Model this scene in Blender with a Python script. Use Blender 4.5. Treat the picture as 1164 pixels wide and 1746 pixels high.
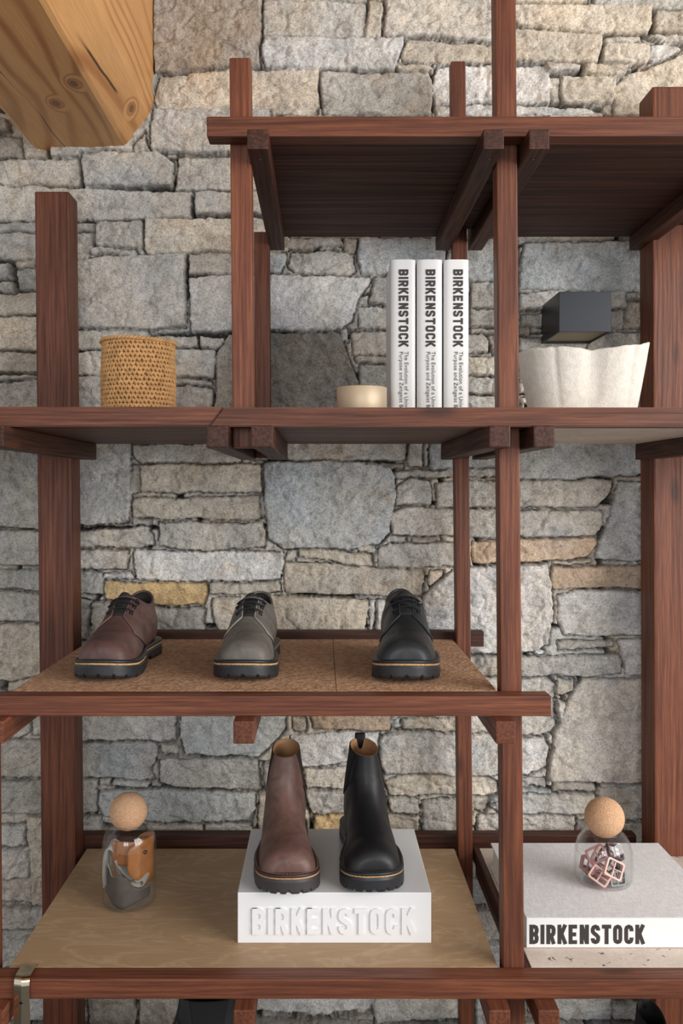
import bpy, bmesh, math, random
import numpy as np
from mathutils import Vector, Matrix, noise as mnoise

for o in list(bpy.data.objects): bpy.data.objects.remove(o)
SC = bpy.context.scene
COL = SC.collection
CZ = 1.55            # eye height
F = 1540.0           # focal length in px (1164 px wide frame)
PX, PY = 550.0, 835.0

# ------------------------------------------------------------ camera
cd = bpy.data.cameras.new('camera'); cam = bpy.data.objects.new('camera', cd); COL.objects.link(cam)
cam.location = (0, 0, CZ); cam.rotation_euler = (math.pi/2, 0, 0)
cd.sensor_fit = 'HORIZONTAL'; cd.sensor_width = 24.0; cd.lens = F/1164*24
cd.shift_x = (582-PX)/1164; cd.shift_y = -(873-PY)/1164
cd.clip_start = 0.05
SC.camera = cam
# ------------------------------------------------------------ world, light, exposure
w = bpy.data.worlds.new('world'); SC.world = w; w.use_nodes = True
w.node_tree.nodes['Background'].inputs[0].default_value = (0.93, 0.96, 1.0, 1)
w.node_tree.nodes['Background'].inputs[1].default_value = 0.80
def area(name, loc, target, sx, sy, power, col):
    l = bpy.data.lights.new(name, 'AREA'); l.shape = 'RECTANGLE'; l.size = sx; l.size_y = sy; l.energy = power; l.color = col
    o = bpy.data.objects.new(name, l); COL.objects.link(o); o.location = loc
    o.rotation_euler = (Vector(target)-Vector(loc)).to_track_quat('-Z', 'Y').to_euler()
    return o
area('window_daylight', (2.50, -0.15, 1.98), (-.15, 1.95, 1.30), 2.5, 1.7, 118, (1.0, 0.98, 0.95))
area('back_window_daylight', (-.5, -2.45, 2.05), (0, 1.9, 1.3), 1.5, 1.3, 42, (0.92, 0.96, 1.0))
vs = SC.view_settings
vs.view_transform = 'Standard'; vs.look = 'None'; vs.exposure = 0.0; vs.gamma = 1; vs.use_curve_mapping = False
try:
    SC.cycles.max_bounces = 8; SC.cycles.transparent_max_bounces = 16
except Exception: pass

# ------------------------------------------------------------ helpers
def lin(c):
    return tuple(((v/255)/12.92 if v/255 <= .04045 else ((v/255+.055)/1.055)**2.4) for v in c)
def at(px, py, Y):
    return Vector(((px-PX)*Y/F, Y, CZ-(py-PY)*Y/F))
def X(px, Y): return (px-PX)*Y/F
def Z(py, Y): return CZ-(py-PY)*Y/F

def obj(name, bm, mat=None, parent=None, smooth=False, loc=None):
    me = bpy.data.meshes.new(name)
    bmesh.ops.recalc_face_normals(bm, faces=bm.faces[:])
    bm.to_mesh(me); bm.free()
    if mat:
        for m in (mat if isinstance(mat, (list, tuple)) else [mat]): me.materials.append(m)
    if smooth:
        me.polygons.foreach_set('use_smooth', [True]*len(me.polygons))
    o = bpy.data.objects.new(name, me); COL.objects.link(o)
    if parent: o.parent = parent
    if loc is not None: o.location = loc
    return o
def tag(o, label=None, cat=None, group=None, kind=None):
    if label: o['label'] = label
    if cat: o['category'] = cat
    if group: o['group'] = group
    if kind: o['kind'] = kind
    return o
def thing(name, label, cat, loc=(0, 0, 0), rz=0, group=None):
    o = bpy.data.objects.new(name, None); COL.objects.link(o); o.empty_display_size = .05
    o.location = loc; o.rotation_euler = (0, 0, rz)
    return tag(o, label, cat, group)
def box(bm, x0, x1, y0, y1, z0, z1, bev=0.0, seg=2, mi=0, top=(0, 0)):
    vs_ = []
    for (x, y, z) in ((x0,y0,z0),(x1,y0,z0),(x1,y1,z0),(x0,y1,z0)): vs_.append(bm.verts.new((x, y, z)))
    for (x, y, z) in ((x0,y0,z1),(x1,y0,z1),(x1,y1,z1),(x0,y1,z1)): vs_.append(bm.verts.new((x+top[0], y+top[1], z)))
    a = vs_
    fs = [bm.faces.new([a[i] for i in q]) for q in ((3,2,1,0),(4,5,6,7),(0,1,5,4),(1,2,6,5),(2,3,7,6),(3,0,4,7))]
    for f in fs: f.material_index = mi
    if bev > 0:
        es = set(e for f in fs for e in f.edges)
        r = bmesh.ops.bevel(bm, geom=list(es), offset=bev, segments=seg, affect='EDGES', profile=.6)
        for f in r['faces']: f.material_index = mi
def tube(bm, pts, r, n=8, caps=True, flat=1.0, closed=False, mi=0):
    pts = [Vector(p) for p in pts]; rings = []
    N = len(pts); up = None
    for i, p in enumerate(pts):
        if closed: t = (pts[(i+1) % N]-pts[i-1])
        else: t = pts[min(i+1, N-1)]-pts[max(i-1, 0)]
        if t.length < 1e-9: t = Vector((0, 0, 1))
        t.normalize()
        if up is None: up = Vector((0, 0, 1)) if abs(t.z) < .9 else Vector((1, 0, 0))
        s = t.cross(up)
        if s.length < 1e-6: s = t.orthogonal()
        s.normalize(); up = s.cross(t).normalized()
        rr = r[i] if isinstance(r, (list, tuple)) else r
        rings.append([bm.verts.new(p + s*math.cos(a)*rr + up*math.sin(a)*rr*flat) for a in [2*math.pi*k/n for k in range(n)]])
    for i in range(N if closed else N-1):
        A, B = rings[i], rings[(i+1) % N]
        for k in range(n):
            f = bm.faces.new((A[k], A[(k+1) % n], B[(k+1) % n], B[k])); f.material_index = mi
    if caps and not closed:
        bm.faces.new(rings[0][::-1]).material_index = mi; bm.faces.new(rings[-1]).material_index = mi
def lathe(bm, prof, n=48, c=(0, 0, 0), mi=0, cap_start=False, cap_end=False):
    rings = []
    for (r, z) in prof:
        if r < 1e-6: rings.append([bm.verts.new((c[0], c[1], c[2]+z))]); continue
        rings.append([bm.verts.new((c[0]+r*math.cos(2*math.pi*k/n), c[1]+r*math.sin(2*math.pi*k/n), c[2]+z)) for k in range(n)])
    for A, B in zip(rings, rings[1:]):
        for k in range(n):
            k2 = (k+1) % n
            if len(A) == 1 and len(B) == 1: continue
            if len(A) == 1: f = bm.faces.new((A[0], B[k], B[k2]))
            elif len(B) == 1: f = bm.faces.new((A[k], A[k2], B[0]))
            else: f = bm.faces.new((A[k], A[k2], B[k2], B[k]))
            f.material_index = mi
def grid_faces(bm, G, closed_u=False, mi=0):
    for i in range(len(G)-1):
        n = len(G[i]); rng = range(n) if closed_u else range(n-1)
        for k in rng:
            a, b, c, d = G[i][k], G[i][(k+1) % n], G[i+1][(k+1) % n], G[i+1][k]
            if a is None or b is None or c is None or d is None: continue
            f = bm.faces.new((a, b, c, d)); f.material_index = mi
def solidify(o, t, offset=0):
    m = o.modifiers.new('thickness', 'SOLIDIFY'); m.thickness = t; m.offset = offset
    return o
def catmull(keys, n):
    keys = np.array(keys, float); K = len(keys)
    ts = np.linspace(0, K-1, n); out = []
    for t in ts:
        i = min(int(t), K-2); f = t-i
        p0, p1, p2, p3 = keys[max(i-1, 0)], keys[i], keys[i+1], keys[min(i+2, K-1)]
        out.append(.5*((2*p1)+(-p0+p2)*f+(2*p0-5*p1+4*p2-p3)*f*f+(-p0+3*p1-3*p2+p3)*f**3))
    return np.array(out)

# ------------------------------------------------------------ node materials
class NT:
    def __init__(s, name):
        s.m = bpy.data.materials.new(name); s.m.use_nodes = True
        s.t = s.m.node_tree; s.n = s.t.nodes; s.b = s.n['Principled BSDF']
    def node(s, ty, **kw):
        n = s.n.new(ty)
        for k, v in kw.items(): setattr(n, k, v)
        return n
    def link(s, a, b): s.t.links.new(a, b)
    def val(s, n, k, v):
        if hasattr(v, 'is_output') or isinstance(v, bpy.types.NodeSocket): s.link(v, n.inputs[k])
        else: n.inputs[k].default_value = v
    def noise(s, vec, scale, detail=4, rough=.5, dist=0):
        n = s.node('ShaderNodeTexNoise'); s.val(n, 'Scale', scale); s.val(n, 'Detail', detail); s.val(n, 'Roughness', rough); s.val(n, 'Distortion', dist)
        if vec is not None: s.link(vec, n.inputs['Vector'])
        return n.outputs[0]
    def ramp(s, fac, stops, interp='LINEAR'):
        r = s.node('ShaderNodeValToRGB'); r.color_ramp.interpolation = interp
        e = r.color_ramp.elements
        while len(e) < len(stops): e.new(.5)
        for i, (p, c) in enumerate(stops): e[i].position = p; e[i].color = (*c, 1) if len(c) == 3 else c
        s.link(fac, r.inputs[0]); return r.outputs[0]
    def mix(s, fac, a, b, mode='MIX'):
        m = s.node('ShaderNodeMix', data_type='RGBA', blend_type=mode)
        s.val(m, 0, fac)
        for k, v in ((6, a), (7, b)):
            if isinstance(v, tuple): m.inputs[k].default_value = (*v[:3], 1)
            else: s.link(v, m.inputs[k])
        return m.outputs[2]
    def math(s, op, a, b=0.0):
        m = s.node('ShaderNodeMath', operation=op); s.val(m, 0, a); s.val(m, 1, b); return m.outputs[0]
    def maprange(s, v, a, b, c, d):
        m = s.node('ShaderNodeMapRange'); s.link(v, m.inputs[0])
        for i, x in enumerate((a, b, c, d)): m.inputs[i+1].default_value = x
        return m.outputs[0]
    def mapping(s, vec, scale=(1, 1, 1), loc=(0, 0, 0), rot=(0, 0, 0)):
        m = s.node('ShaderNodeMapping'); m.inputs['Scale'].default_value = scale; m.inputs['Rotation'].default_value = rot
        s.val(m, 'Location', loc); s.link(vec, m.inputs[0]); return m.outputs[0]
    def coord(s, kind='Object'): return s.node('ShaderNodeTexCoord').outputs[kind]
    def shifted(s):
        oi = s.node('ShaderNodeObjectInfo'); c = s.node('ShaderNodeCombineXYZ')
        for i, k in enumerate((37.0, 53.0, 71.0)): s.link(s.math('MULTIPLY', oi.outputs['Random'], k), c.inputs[i])
        v = s.node('ShaderNodeVectorMath', operation='ADD'); s.link(s.coord(), v.inputs[0]); s.link(c.outputs[0], v.inputs[1])
        return v.outputs[0], oi.outputs['Random']
    def bump(s, h, strength=.3, dist=.001, normal=None):
        b = s.node('ShaderNodeBump'); s.val(b, 'Strength', strength); s.val(b, 'Distance', dist); s.link(h, b.inputs['Height'])
        if normal: s.link(normal, b.inputs['Normal'])
        s.link(b.outputs[0], s.b.inputs['Normal']); return b.outputs[0]
    def base(s, c):
        if isinstance(c, tuple): s.b.inputs['Base Color'].default_value = (*c, 1)
        else: s.link(c, s.b.inputs['Base Color'])
    def set(s, **kw):
        for k, v in kw.items(): s.val(s.b, k.replace('_', ' '), v)
        return s

def wood_mat(axis, name, dark=(78,42,28), mid=(105,59,40), light=(126,75,51), rough=.5, scale=1.0):
    t = NT(name); v, rnd = t.shifted()
    sc = [1, 1, 1]; sc[axis] = .022
    # wandering grain direction
    warp = t.node('ShaderNodeTexNoise'); t.link(t.mapping(v, tuple(s*(5 if s == 1 else 60) for s in sc)), warp.inputs['Vector']); warp.inputs['Scale'].default_value = 1.0; warp.inputs['Detail'].default_value = 2
    sub = t.node('ShaderNodeVectorMath', operation='SUBTRACT'); t.link(warp.outputs['Color'], sub.inputs[0]); sub.inputs[1].default_value = (.5, .5, .5)
    scl = t.node('ShaderNodeVectorMath', operation='SCALE'); t.link(sub.outputs[0], scl.inputs[0]); scl.inputs['Scale'].default_value = .030
    add = t.node('ShaderNodeVectorMath', operation='ADD'); t.link(v, add.inputs[0]); t.link(scl.outputs[0], add.inputs[1])
    m = t.mapping(add.outputs[0], tuple(s*scale for s in sc))
    rings = t.noise(m, 210, 2, .55)
    fine = t.noise(t.mapping(v, tuple(s if s == 1 else .03 for s in sc)), 900, 2, .6)
    broad = t.noise(t.mapping(v, tuple(s if s == 1 else .15 for s in sc)), 22, 3, .5)
    c1 = t.ramp(rings, [(.30, lin(dark)), (.47, lin(mid)), (.68, lin(light))])
    c2 = t.mix(t.maprange(broad, .35, .7, 0, .55), c1, t.mix(1.0, c1, (1.25, 1.12, 1.0), 'MULTIPLY'))
    c2 = t.mix(t.maprange(broad, .5, .25, 0, .6), c2, t.mix(1.0, c2, (.62, .56, .55), 'MULTIPLY'))
    c3 = t.mix(t.maprange(fine, .35, .65, .45, 0), c2, tuple(x*.35 for x in lin(mid)))
    vk = t.node('ShaderNodeTexVoronoi'); vk.inputs['Scale'].default_value = 1.0; t.link(t.mapping(add.outputs[0], tuple(14 if s == 1 else 4.5 for s in sc)), vk.inputs['Vector'])
    kn = t.maprange(vk.outputs['Distance'], .07, .17, 1, 0)
    sp = t.node('ShaderNodeSeparateColor'); t.link(vk.outputs['Color'], sp.inputs[0])
    kn = t.math('MULTIPLY', kn, t.math('GREATER_THAN', sp.outputs[0], .45))
    c3 = t.mix(t.math('MULTIPLY', kn, .75), c3, lin((48,24,15)))
    hsv = t.node('ShaderNodeHueSaturation'); t.link(c3, hsv.inputs['Color']); t.link(t.maprange(rnd, 0, 1, .86, 1.16), hsv.inputs['Value'])
    t.base(hsv.outputs[0]); t.link(t.maprange(rings, .3, .7, rough+.08, rough-.05), t.b.inputs['Roughness'])
    t.set(Specular_IOR_Level=.35)
    hsum = t.math('ADD', t.math('MULTIPLY', rings, .7), t.math('MULTIPLY', fine, .5))
    t.bump(hsum, .35, .0012)
    return t.m
WX, WY, WZ = (wood_mat(i, 'stained_wood_%s' % 'xyz'[i]) for i in range(3))
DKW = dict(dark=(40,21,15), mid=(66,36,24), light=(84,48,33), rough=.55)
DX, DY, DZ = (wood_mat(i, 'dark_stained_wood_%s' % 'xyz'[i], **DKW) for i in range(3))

def simple(name, col, rough=.5, metal=0, bumps=None, spec=.5, var=0, vscale=30, **kw):
    t = NT(name); t.set(Roughness=rough, Metallic=metal, Specular_IOR_Level=spec, **kw)
    v = t.coord()
    if var:
        n = t.noise(v, vscale, 4, .55)
        t.base(t.mix(t.maprange(n, .3, .7, 0, 1), tuple(c*(1-var) for c in lin(col)), tuple(min(1, c*(1+var)) for c in lin(col))))
    else: t.base(lin(col))
    if bumps: t.bump(t.noise(v, bumps[0], 4, .6), bumps[1], bumps[2])
    return t.m

# ============================================================ STONE WALL
YW = 1.965   # plane of the stone faces
def c_(ox, oy, key, pts):
    return (key, [((ox+u/2.0), (oy+v/2.0)) for (u, v) in pts])
A, B, C, D, E, FF, G, H = (0,0), (582,0), (0,400), (582,400), (0,800), (582,800), (0,1200), (582,1200)
# every stone: crop origin, tone letter, outline (measured at twice the photograph's scale)
ST = [
(A,'d',[(525,-40),(900,-40),(893,60),(885,232),(745,238),(530,256),(520,150),(528,60)]),
(A,'d',[(490,-40),(520,-40),(520,60),(514,110),(500,60)]),
(A,'g',[(903,8),(1000,3),(1244,8),(1240,128),(898,126)]),
(A,'g',[(905,-40),(1250,-40),(1250,0),(905,2)]),
(A,'b',[(1254,8),(1302,8),(1294,132),(1242,132)]),
(A,'l',[(900,133),(1368,134),(1372,160),(1344,242),(905,234),(896,190)]),
(A,'b',[(545,262),(780,242),(1090,237),(1088,368),(860,378),(530,370),(522,340)]),
(A,'g',[(530,378),(780,374),(924,382),(930,520),(600,528),(520,515),(518,440)]),
(A,'b',[(930,368),(1078,366),(1078,394),(930,394)]),
(A,'g',[(1095,250),(1460,250),(1475,290),(1470,395),(1100,395)]),
(A,'g',[(285,525),(540,521),(590,560),(588,638),(290,638),(283,560)]),
(A,'g',[(610,535),(790,532),(990,532),(990,648),(598,643),(600,590)]),
(A,'g',[(-60,540),(272,540),(276,633),(-60,623)]),
(A,'d',[(-60,455),(70,472),(78,532),(-60,530)]),
(A,'d',[(-60,400),(30,412),(34,452),(-60,450)]),
(A,'g',[(462,500),(500,457),(512,518),(466,522)]),
(A,'g',[(-60,628),(280,642),(655,655),(658,690),(650,738),(300,750),(-60,746)]),
(A,'g',[(672,660),(985,657),(985,738),(668,733)]),
(A,'g',[(-60,757),(320,762),(322,790),(-60,791)]),
(A,'g',[(328,760),(482,757),(482,845),(325,846)]),
(A,'b',[(492,747),(785,744),(980,747),(980,853),(500,866),(490,850)]),
(A,'g',[(-60,799),(320,797),(312,848),(298,884),(-60,885)]),
(A,'g',[(312,852),(460,852),(470,873),(310,870)]),
(B,'g',[(148,-40),(600,-40),(560,60),(510,143),(350,134),(205,130),(143,126)]),
(B,'b',[(218,138),(500,154),(560,154),(560,213),(210,213),(205,195)]),
(B,'b',[(590,-40),(840,-40),(840,12),(590,10)]),
(B,'g',[(855,-40),(1260,-40),(1260,30),(1060,30),(860,18)]),
(B,'b',[(570,20),(1050,22),(1055,85),(1040,120),(900,118),(590,96)]),
(B,'b',[(1062,44),(1260,40),(1260,116),(1060,116)]),
(B,'b',[(575,108),(885,124),(885,165),(873,216),(575,211)]),
(B,'g',[(895,132),(1015,127),(1022,148),(897,150)]),
(B,'b',[(893,155),(1042,160),(1043,208),(1030,223),(888,218)]),
(B,'l',[(1050,158),(1110,152),(1160,168),(1062,214),(1048,208)]),
(B,'g',[(1030,128),(1260,125),(1260,158),(1100,148)]),
(B,'b',[(1164,184),(1290,184),(1290,395),(930,395),(935,300),(980,250),(1060,228)]),
(B,'g',[(690,222),(815,227),(810,246),(700,253)]),
(B,'b',[(825,225),(972,230),(970,260),(930,266),(818,258)]),
(B,'l',[(318,228),(370,222),(690,227),(712,290),(708,350),(320,348),(310,290)]),
(B,'b',[(745,262),(935,270),(935,320),(925,356),(750,350),(745,330)]),
(B,'b',[(706,262),(740,265),(740,348),(717,348)]),
(B,'b',[(185,224),(308,226),(308,246),(195,244)]),
(B,'l',[(318,358),(500,357),(840,364),(888,390),(320,394)]),
(B,'b',[(896,362),(920,362),(920,394),(890,394)]),
(C,'g',[(-60,98),(38,100),(45,153),(-60,153)]),
(C,'b',[(48,90),(118,88),(118,108),(52,110)]),
(C,'g',[(57,117),(128,114),(128,188),(62,186)]),
(C,'g',[(-60,162),(48,162),(52,190),(-60,190)]),
(C,'b',[(-60,198),(200,197),(200,270),(-60,272)]),
(C,'b',[(-60,284),(200,282),(200,391),(-60,393)]),
(C,'b',[(-60,402),(200,402),(200,466),(-60,470)]),
(C,'g',[(-60,480),(110,477),(150,490),(-60,493)]),
(C,'g',[(-60,502),(200,500),(200,640),(-60,640)]),
(C,'g',[(210,92),(480,72),(632,67),(636,318),(500,323),(210,316)]),
(C,'g',[(642,70),(780,64),(900,64),(900,130),(645,133)]),
(C,'l',[(645,147),(720,140),(790,137),(900,137),(900,325),(655,333),(650,280)]),
(C,'c',[(915,58),(972,62),(970,100),(950,133),(912,133)]),
(C,'g',[(992,60),(1205,62),(1210,125),(1190,136),(1000,128),(980,112)]),
(C,'g',[(972,12),(1160,15),(1170,42),(1000,50),(975,45)]),
(C,'l',[(912,142),(1164,142),(1252,150),(1256,165),(1222,220),(1200,300),(1164,323),(1050,325),(912,323)]),
(C,'D',[(905,334),(1164,336),(1192,420),(1226,520),(1215,640),(905,640)]),
(C,'g',[(210,324),(500,326),(510,347),(668,347),(670,381),(600,383),(210,391)]),
(C,'g',[(682,350),(762,352),(764,362),(744,388),(682,386)]),
(C,'d',[(742,400),(785,342),(860,337),(898,340),(898,640),(730,640),(734,470)]),
(C,'g',[(210,400),(590,392),(734,394),(736,420),(723,486),(600,488),(210,473)]),
(C,'g',[(587,494),(715,497),(718,513),(587,513)]),
(C,'g',[(210,482),(578,492),(578,640),(210,640)]),
(C,'g',[(585,522),(720,524),(720,640),(585,640)]),
(C,'g',[(450,717),(700,712),(822,760),(820,775),(480,778),(450,745)]),
(C,'g',[(850,700),(978,700),(1164,700),(1388,704),(1385,768),(1100,768),(850,765)]),
(C,'g',[(449,784),(474,787),(474,878),(447,878)]),
(D,'d',[(7,17),(54,20),(50,58),(7,57)]),
(D,'c',[(62,15),(340,15),(360,60),(350,138),(65,136),(57,70)]),
(D,'c',[(400,20),(520,10),(600,20),(575,156),(430,154)]),
(D,'g',[(105,152),(165,148),(210,150),(210,238),(97,236)]),
(D,'g',[(437,162),(560,162),(560,246),(437,248)]),
(D,'g',[(437,256),(560,256),(560,316),(437,313)]),
(D,'g',[(437,322),(560,326),(560,338),(437,336)]),
(D,'g',[(400,344),(483,342),(498,362),(500,402),(400,410)]),
(D,'d',[(500,347),(520,347),(600,350),(600,408),(512,408)]),
(D,'b',[(400,420),(598,420),(598,480),(400,480)]),
(D,'g',[(400,488),(598,487),(598,544),(400,544)]),
(D,'g',[(400,553),(600,552),(600,640),(400,640)]),
(D,'g',[(60,248),(155,247),(240,247),(240,318),(60,316)]),
(D,'g',[(37,332),(155,327),(290,327),(290,403),(42,408)]),
(D,'g',[(48,414),(290,412),(290,433),(55,433)]),
(D,'c',[(62,442),(290,440),(290,520),(280,640),(75,640),(60,500)]),
(D,'c',[(2,327),(24,324),(24,362),(6,360)]),
(D,'c',[(625,30),(1025,15),(1100,15),(1100,190),(1020,193),(750,190),(607,178),(612,80)]),
(D,'g',[(605,202),(750,197),(966,197),(968,248),(740,258),(605,263)]),
(D,'g',[(614,280),(700,274),(715,277),(715,313),(614,316)]),
(D,'g',[(722,264),(960,258),(962,318),(725,320)]),
(D,'g',[(972,202),(1100,197),(1100,220),(977,220)]),
(D,'d',[(970,232),(1100,230),(1100,316),(967,316)]),
(D,'d',[(605,322),(643,322),(643,345),(605,345)]),
(D,'g',[(610,354),(833,354),(838,375),(836,418),(610,428)]),
(D,'g',[(852,338),(1020,330),(1100,332),(1100,400),(842,395)]),
(D,'g',[(605,436),(860,432),(860,500),(605,500)]),
(D,'g',[(870,410),(1100,408),(1100,500),(870,500)]),
(D,'l',[(610,556),(640,556),(640,578),(610,578)]),
(D,'g',[(640,508),(1100,508),(1100,640),(650,640)]),
(D,'g',[(232,704),(281,704),(279,793),(229,790)]),
(D,'g',[(286,704),(300,704),(297,790),(286,790)]),
(D,'d',[(60,780),(113,777),(113,794),(62,794)]),
(D,'d',[(121,780),(214,780),(214,795),(122,795)]),
(D,'g',[(182,807),(380,802),(540,802),(540,826),(184,826)]),
(D,'c',[(306,704),(440,704),(590,704),(590,795),(306,797)]),
(D,'c',[(600,704),(1000,704),(1100,712),(1100,800),(940,826),(700,832),(600,828)]),
(E,'c',[(240,-92),(442,-92),(445,100),(438,178),(300,188),(240,180)]),
(E,'b',[(482,-14),(888,-18),(893,78),(482,80)]),
(E,'c',[(900,-23),(1164,-28),(1325,-13),(1345,20),(1342,100),(1325,210),(1290,260),(1164,270),(960,273),(914,240),(907,160),(905,90)]),
(E,'b',[(450,102),(883,94),(886,163),(878,173),(452,163)]),
(E,'g',[(889,90),(900,90),(903,158),(891,168)]),
(E,'g',[(450,172),(520,174),(518,190),(452,190)]),
(E,'g',[(540,180),(893,187),(903,220),(901,268),(700,276),(540,260)]),
(E,'g',[(240,212),(500,197),(523,230),(523,258),(480,266),(240,263)]),
(E,'g',[(240,277),(433,277),(436,300),(426,340),(240,343)]),
(E,'l',[(352,360),(443,352),(448,370),(352,376)]),
(E,'l',[(455,277),(963,287),(966,330),(958,378),(600,383),(462,370),(449,320)]),
(E,'g',[(240,352),(338,354),(353,377),(348,430),(240,430)]),
(E,'y',[(360,384),(698,390),(706,410),(698,463),(480,463),(360,443),(354,410)]),
(E,'b',[(714,392),(953,387),(958,418),(717,428)]),
(E,'b',[(972,322),(1164,327),(1438,345),(1443,380),(1438,433),(1164,428),(974,423)]),
(E,'g',[(977,280),(1006,282),(1006,313),(972,316)]),
(E,'b',[(1014,280),(1164,277),(1268,292),(1273,328),(1164,320),(1017,298)]),
(E,'b',[(727,442),(900,432),(1080,437),(1164,442),(1253,447),(1258,470),(1233,560),(1164,580),(760,580),(732,500),(724,460)]),
(E,'d',[(320,452),(360,450),(500,472),(503,590),(320,590)]),
(E,'g',[(511,472),(703,477),(703,590),(509,590)]),
(E,'g',[(280,447),(313,452),(300,580),(240,580),(240,445)]),
(E,'g',[(-60,-150),(200,-150),(200,203),(-60,198)]),
(E,'g',[(-60,213),(200,212),(200,328),(-60,326)]),
(E,'g',[(-60,342),(200,346),(200,416),(-60,408)]),
(E,'g',[(-60,422),(200,427),(200,520),(-60,518)]),
(E,'b',[(-60,530),(200,532),(200,700),(60,715),(-60,722)]),
(FF,'g',[(190,52),(230,34),(303,37),(306,120),(182,120),(184,80)]),
(FF,'g',[(322,47),(540,40),(800,37),(918,37),(918,80),(868,126),(325,128)]),
(FF,'g',[(170,147),(200,130),(400,136),(410,230),(170,220)]),
(FF,'g',[(420,138),(888,140),(888,190),(868,230),(424,231)]),
(FF,'g',[(168,227),(222,230),(222,245),(168,245)]),
(FF,'d',[(240,230),(333,232),(333,248),(240,248)]),
(FF,'g',[(125,272),(160,252),(420,257),(430,330),(130,331),(124,300)]),
(FF,'r',[(448,247),(620,240),(866,237),(868,260),(838,298),(700,316),(450,316),(447,280)]),
(FF,'g',[(58,267),(115,264),(115,286),(64,280)]),
(FF,'b',[(295,347),(343,350),(340,370),(300,403),(292,380)]),
(FF,'l',[(282,432),(345,375),(382,337),(500,328),(698,327),(718,400),(720,500),(700,590),(640,618),(540,628),(285,628)]),
(FF,'l',[(119,447),(168,442),(190,460),(270,440),(275,628),(119,628)]),
(FF,'w',[(99,450),(113,450),(108,545),(93,545)]),
(FF,'b',[(722,320),(848,310),(848,320),(722,328)]),
(FF,'r',[(722,337),(1030,332),(1110,332),(1110,403),(730,403),(717,390)]),
(FF,'c',[(945,42),(1110,44),(1110,318),(872,310),(882,250),(922,150)]),
(FF,'l',[(737,427),(800,412),(1030,417),(1110,417),(1110,563),(760,566),(740,520)]),
(FF,'g',[(737,587),(928,582),(928,603),(742,616)]),
(FF,'l',[(947,584),(1110,577),(1110,706),(972,698),(957,640)]),
(FF,'g',[(425,642),(938,630),(953,660),(948,693),(820,706),(640,703),(428,703)]),
(FF,'w',[(652,615),(686,614),(686,624),(652,624)]),
(FF,'g',[(430,714),(700,714),(724,735),(727,800),(727,880),(712,903),(620,903),(430,900)]),
(FF,'b',[(730,717),(793,717),(788,750),(752,770),(728,760)]),
(FF,'g',[(777,772),(822,714),(1110,717),(1110,1063),(702,1058),(707,1000),(722,900)]),
(FF,'g',[(732,785),(762,792),(740,858)]),
(G,'l',[(240,-40),(600,-40),(603,60),(603,118),(540,126),(240,128)]),
(G,'c',[(617,-40),(980,-40),(975,90),(888,178),(700,176),(637,168),(617,110)]),
(G,'c',[(240,137),(533,135),(533,170),(520,225),(533,253),(480,260),(240,250)]),
(G,'g',[(542,142),(608,137),(610,173),(546,170)]),
(G,'g',[(547,192),(878,187),(890,250),(888,288),(600,283),(547,265)]),
(G,'g',[(387,264),(518,267),(500,286),(387,283)]),
(G,'g',[(337,264),(375,262),(376,283),(337,283)]),
(G,'c',[(342,302),(520,292),(868,302),(866,370),(858,398),(500,400),(360,383),(334,340)]),
(G,'g',[(240,262),(328,264),(328,368),(240,373)]),
(G,'g',[(240,382),(343,382),(348,470),(240,470)]),
(G,'b',[(500,407),(690,410),(690,470),(500,470)]),
(G,'g',[(700,410),(860,407),(860,470),(700,470)]),
(G,'b',[(997,42),(1043,44),(1043,88),(1002,93)]),
(G,'r',[(1060,30),(1164,30),(1330,30),(1330,88),(1164,88),(1070,80)]),
(G,'l',[(962,190),(992,112),(1164,97),(1293,97),(1293,170),(1278,203),(1164,203),(1040,213)]),
(G,'b',[(1040,224),(1164,220),(1298,208),(1308,240),(1298,290),(1050,293)]),
(G,'g',[(1047,302),(1164,300),(1308,302),(1308,370),(1062,373)]),
(G,'y',[(1072,380),(1310,374),(1310,460),(1072,460)]),
(G,'g',[(905,197),(940,197),(1030,220),(1030,288),(905,288)]),
(G,'b',[(880,300),(1040,307),(1055,400),(1055,460),(880,460)]),
(G,'g',[(-60,122),(60,132),(200,127),(200,253),(-60,253)]),
(G,'g',[(-60,-40),(100,-40),(104,98),(60,120),(-60,112)]),
(G,'g',[(112,-40),(200,-40),(200,118),(112,108)]),
(G,'g',[(-60,264),(200,264),(200,378),(-60,368)]),
(G,'g',[(-60,377),(88,376),(93,403),(-60,408)]),
(G,'g',[(-60,414),(83,414),(83,483),(-60,488)]),
(G,'b',[(92,387),(200,387),(200,688),(112,680),(102,500),(92,450)]),
(G,'g',[(-60,497),(98,492),(103,590),(-60,598)]),
(G,'g',[(-60,605),(108,598),(110,678),(-60,678)]),
(G,'g',[(-60,692),(200,692),(200,763),(-60,763)]),
(G,'g',[(-60,774),(200,772),(200,900),(-60,900)]),
(G,'d',[(300,985),(460,990),(473,1050),(468,1083),(310,1093)]),
(G,'d',[(482,985),(640,990),(640,1090),(482,1098)]),
(G,'l',[(660,985),(1164,985),(1288,990),(1262,1048),(1100,1063),(885,1053),(660,1050)]),
(G,'d',[(660,1072),(1164,1072),(1268,1074),(1268,1180),(660,1180)]),
(G,'g',[(60,985),(200,985),(200,1080),(60,1080)]),
(H,'w',[(182,62),(200,52),(204,84),(182,88)]),
(H,'b',[(215,52),(385,50),(610,50),(610,85),(380,90),(215,88)]),
(H,'g',[(135,112),(160,97),(390,97),(548,112),(548,238),(400,241),(150,233),(134,200)]),
(H,'l',[(560,117),(690,114),(703,150),(698,215),(630,246),(560,238)]),
(H,'b',[(150,262),(200,247),(500,247),(535,267),(530,300),(500,313),(160,313)]),
(H,'g',[(560,258),(698,257),(696,283),(560,288)]),
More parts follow.
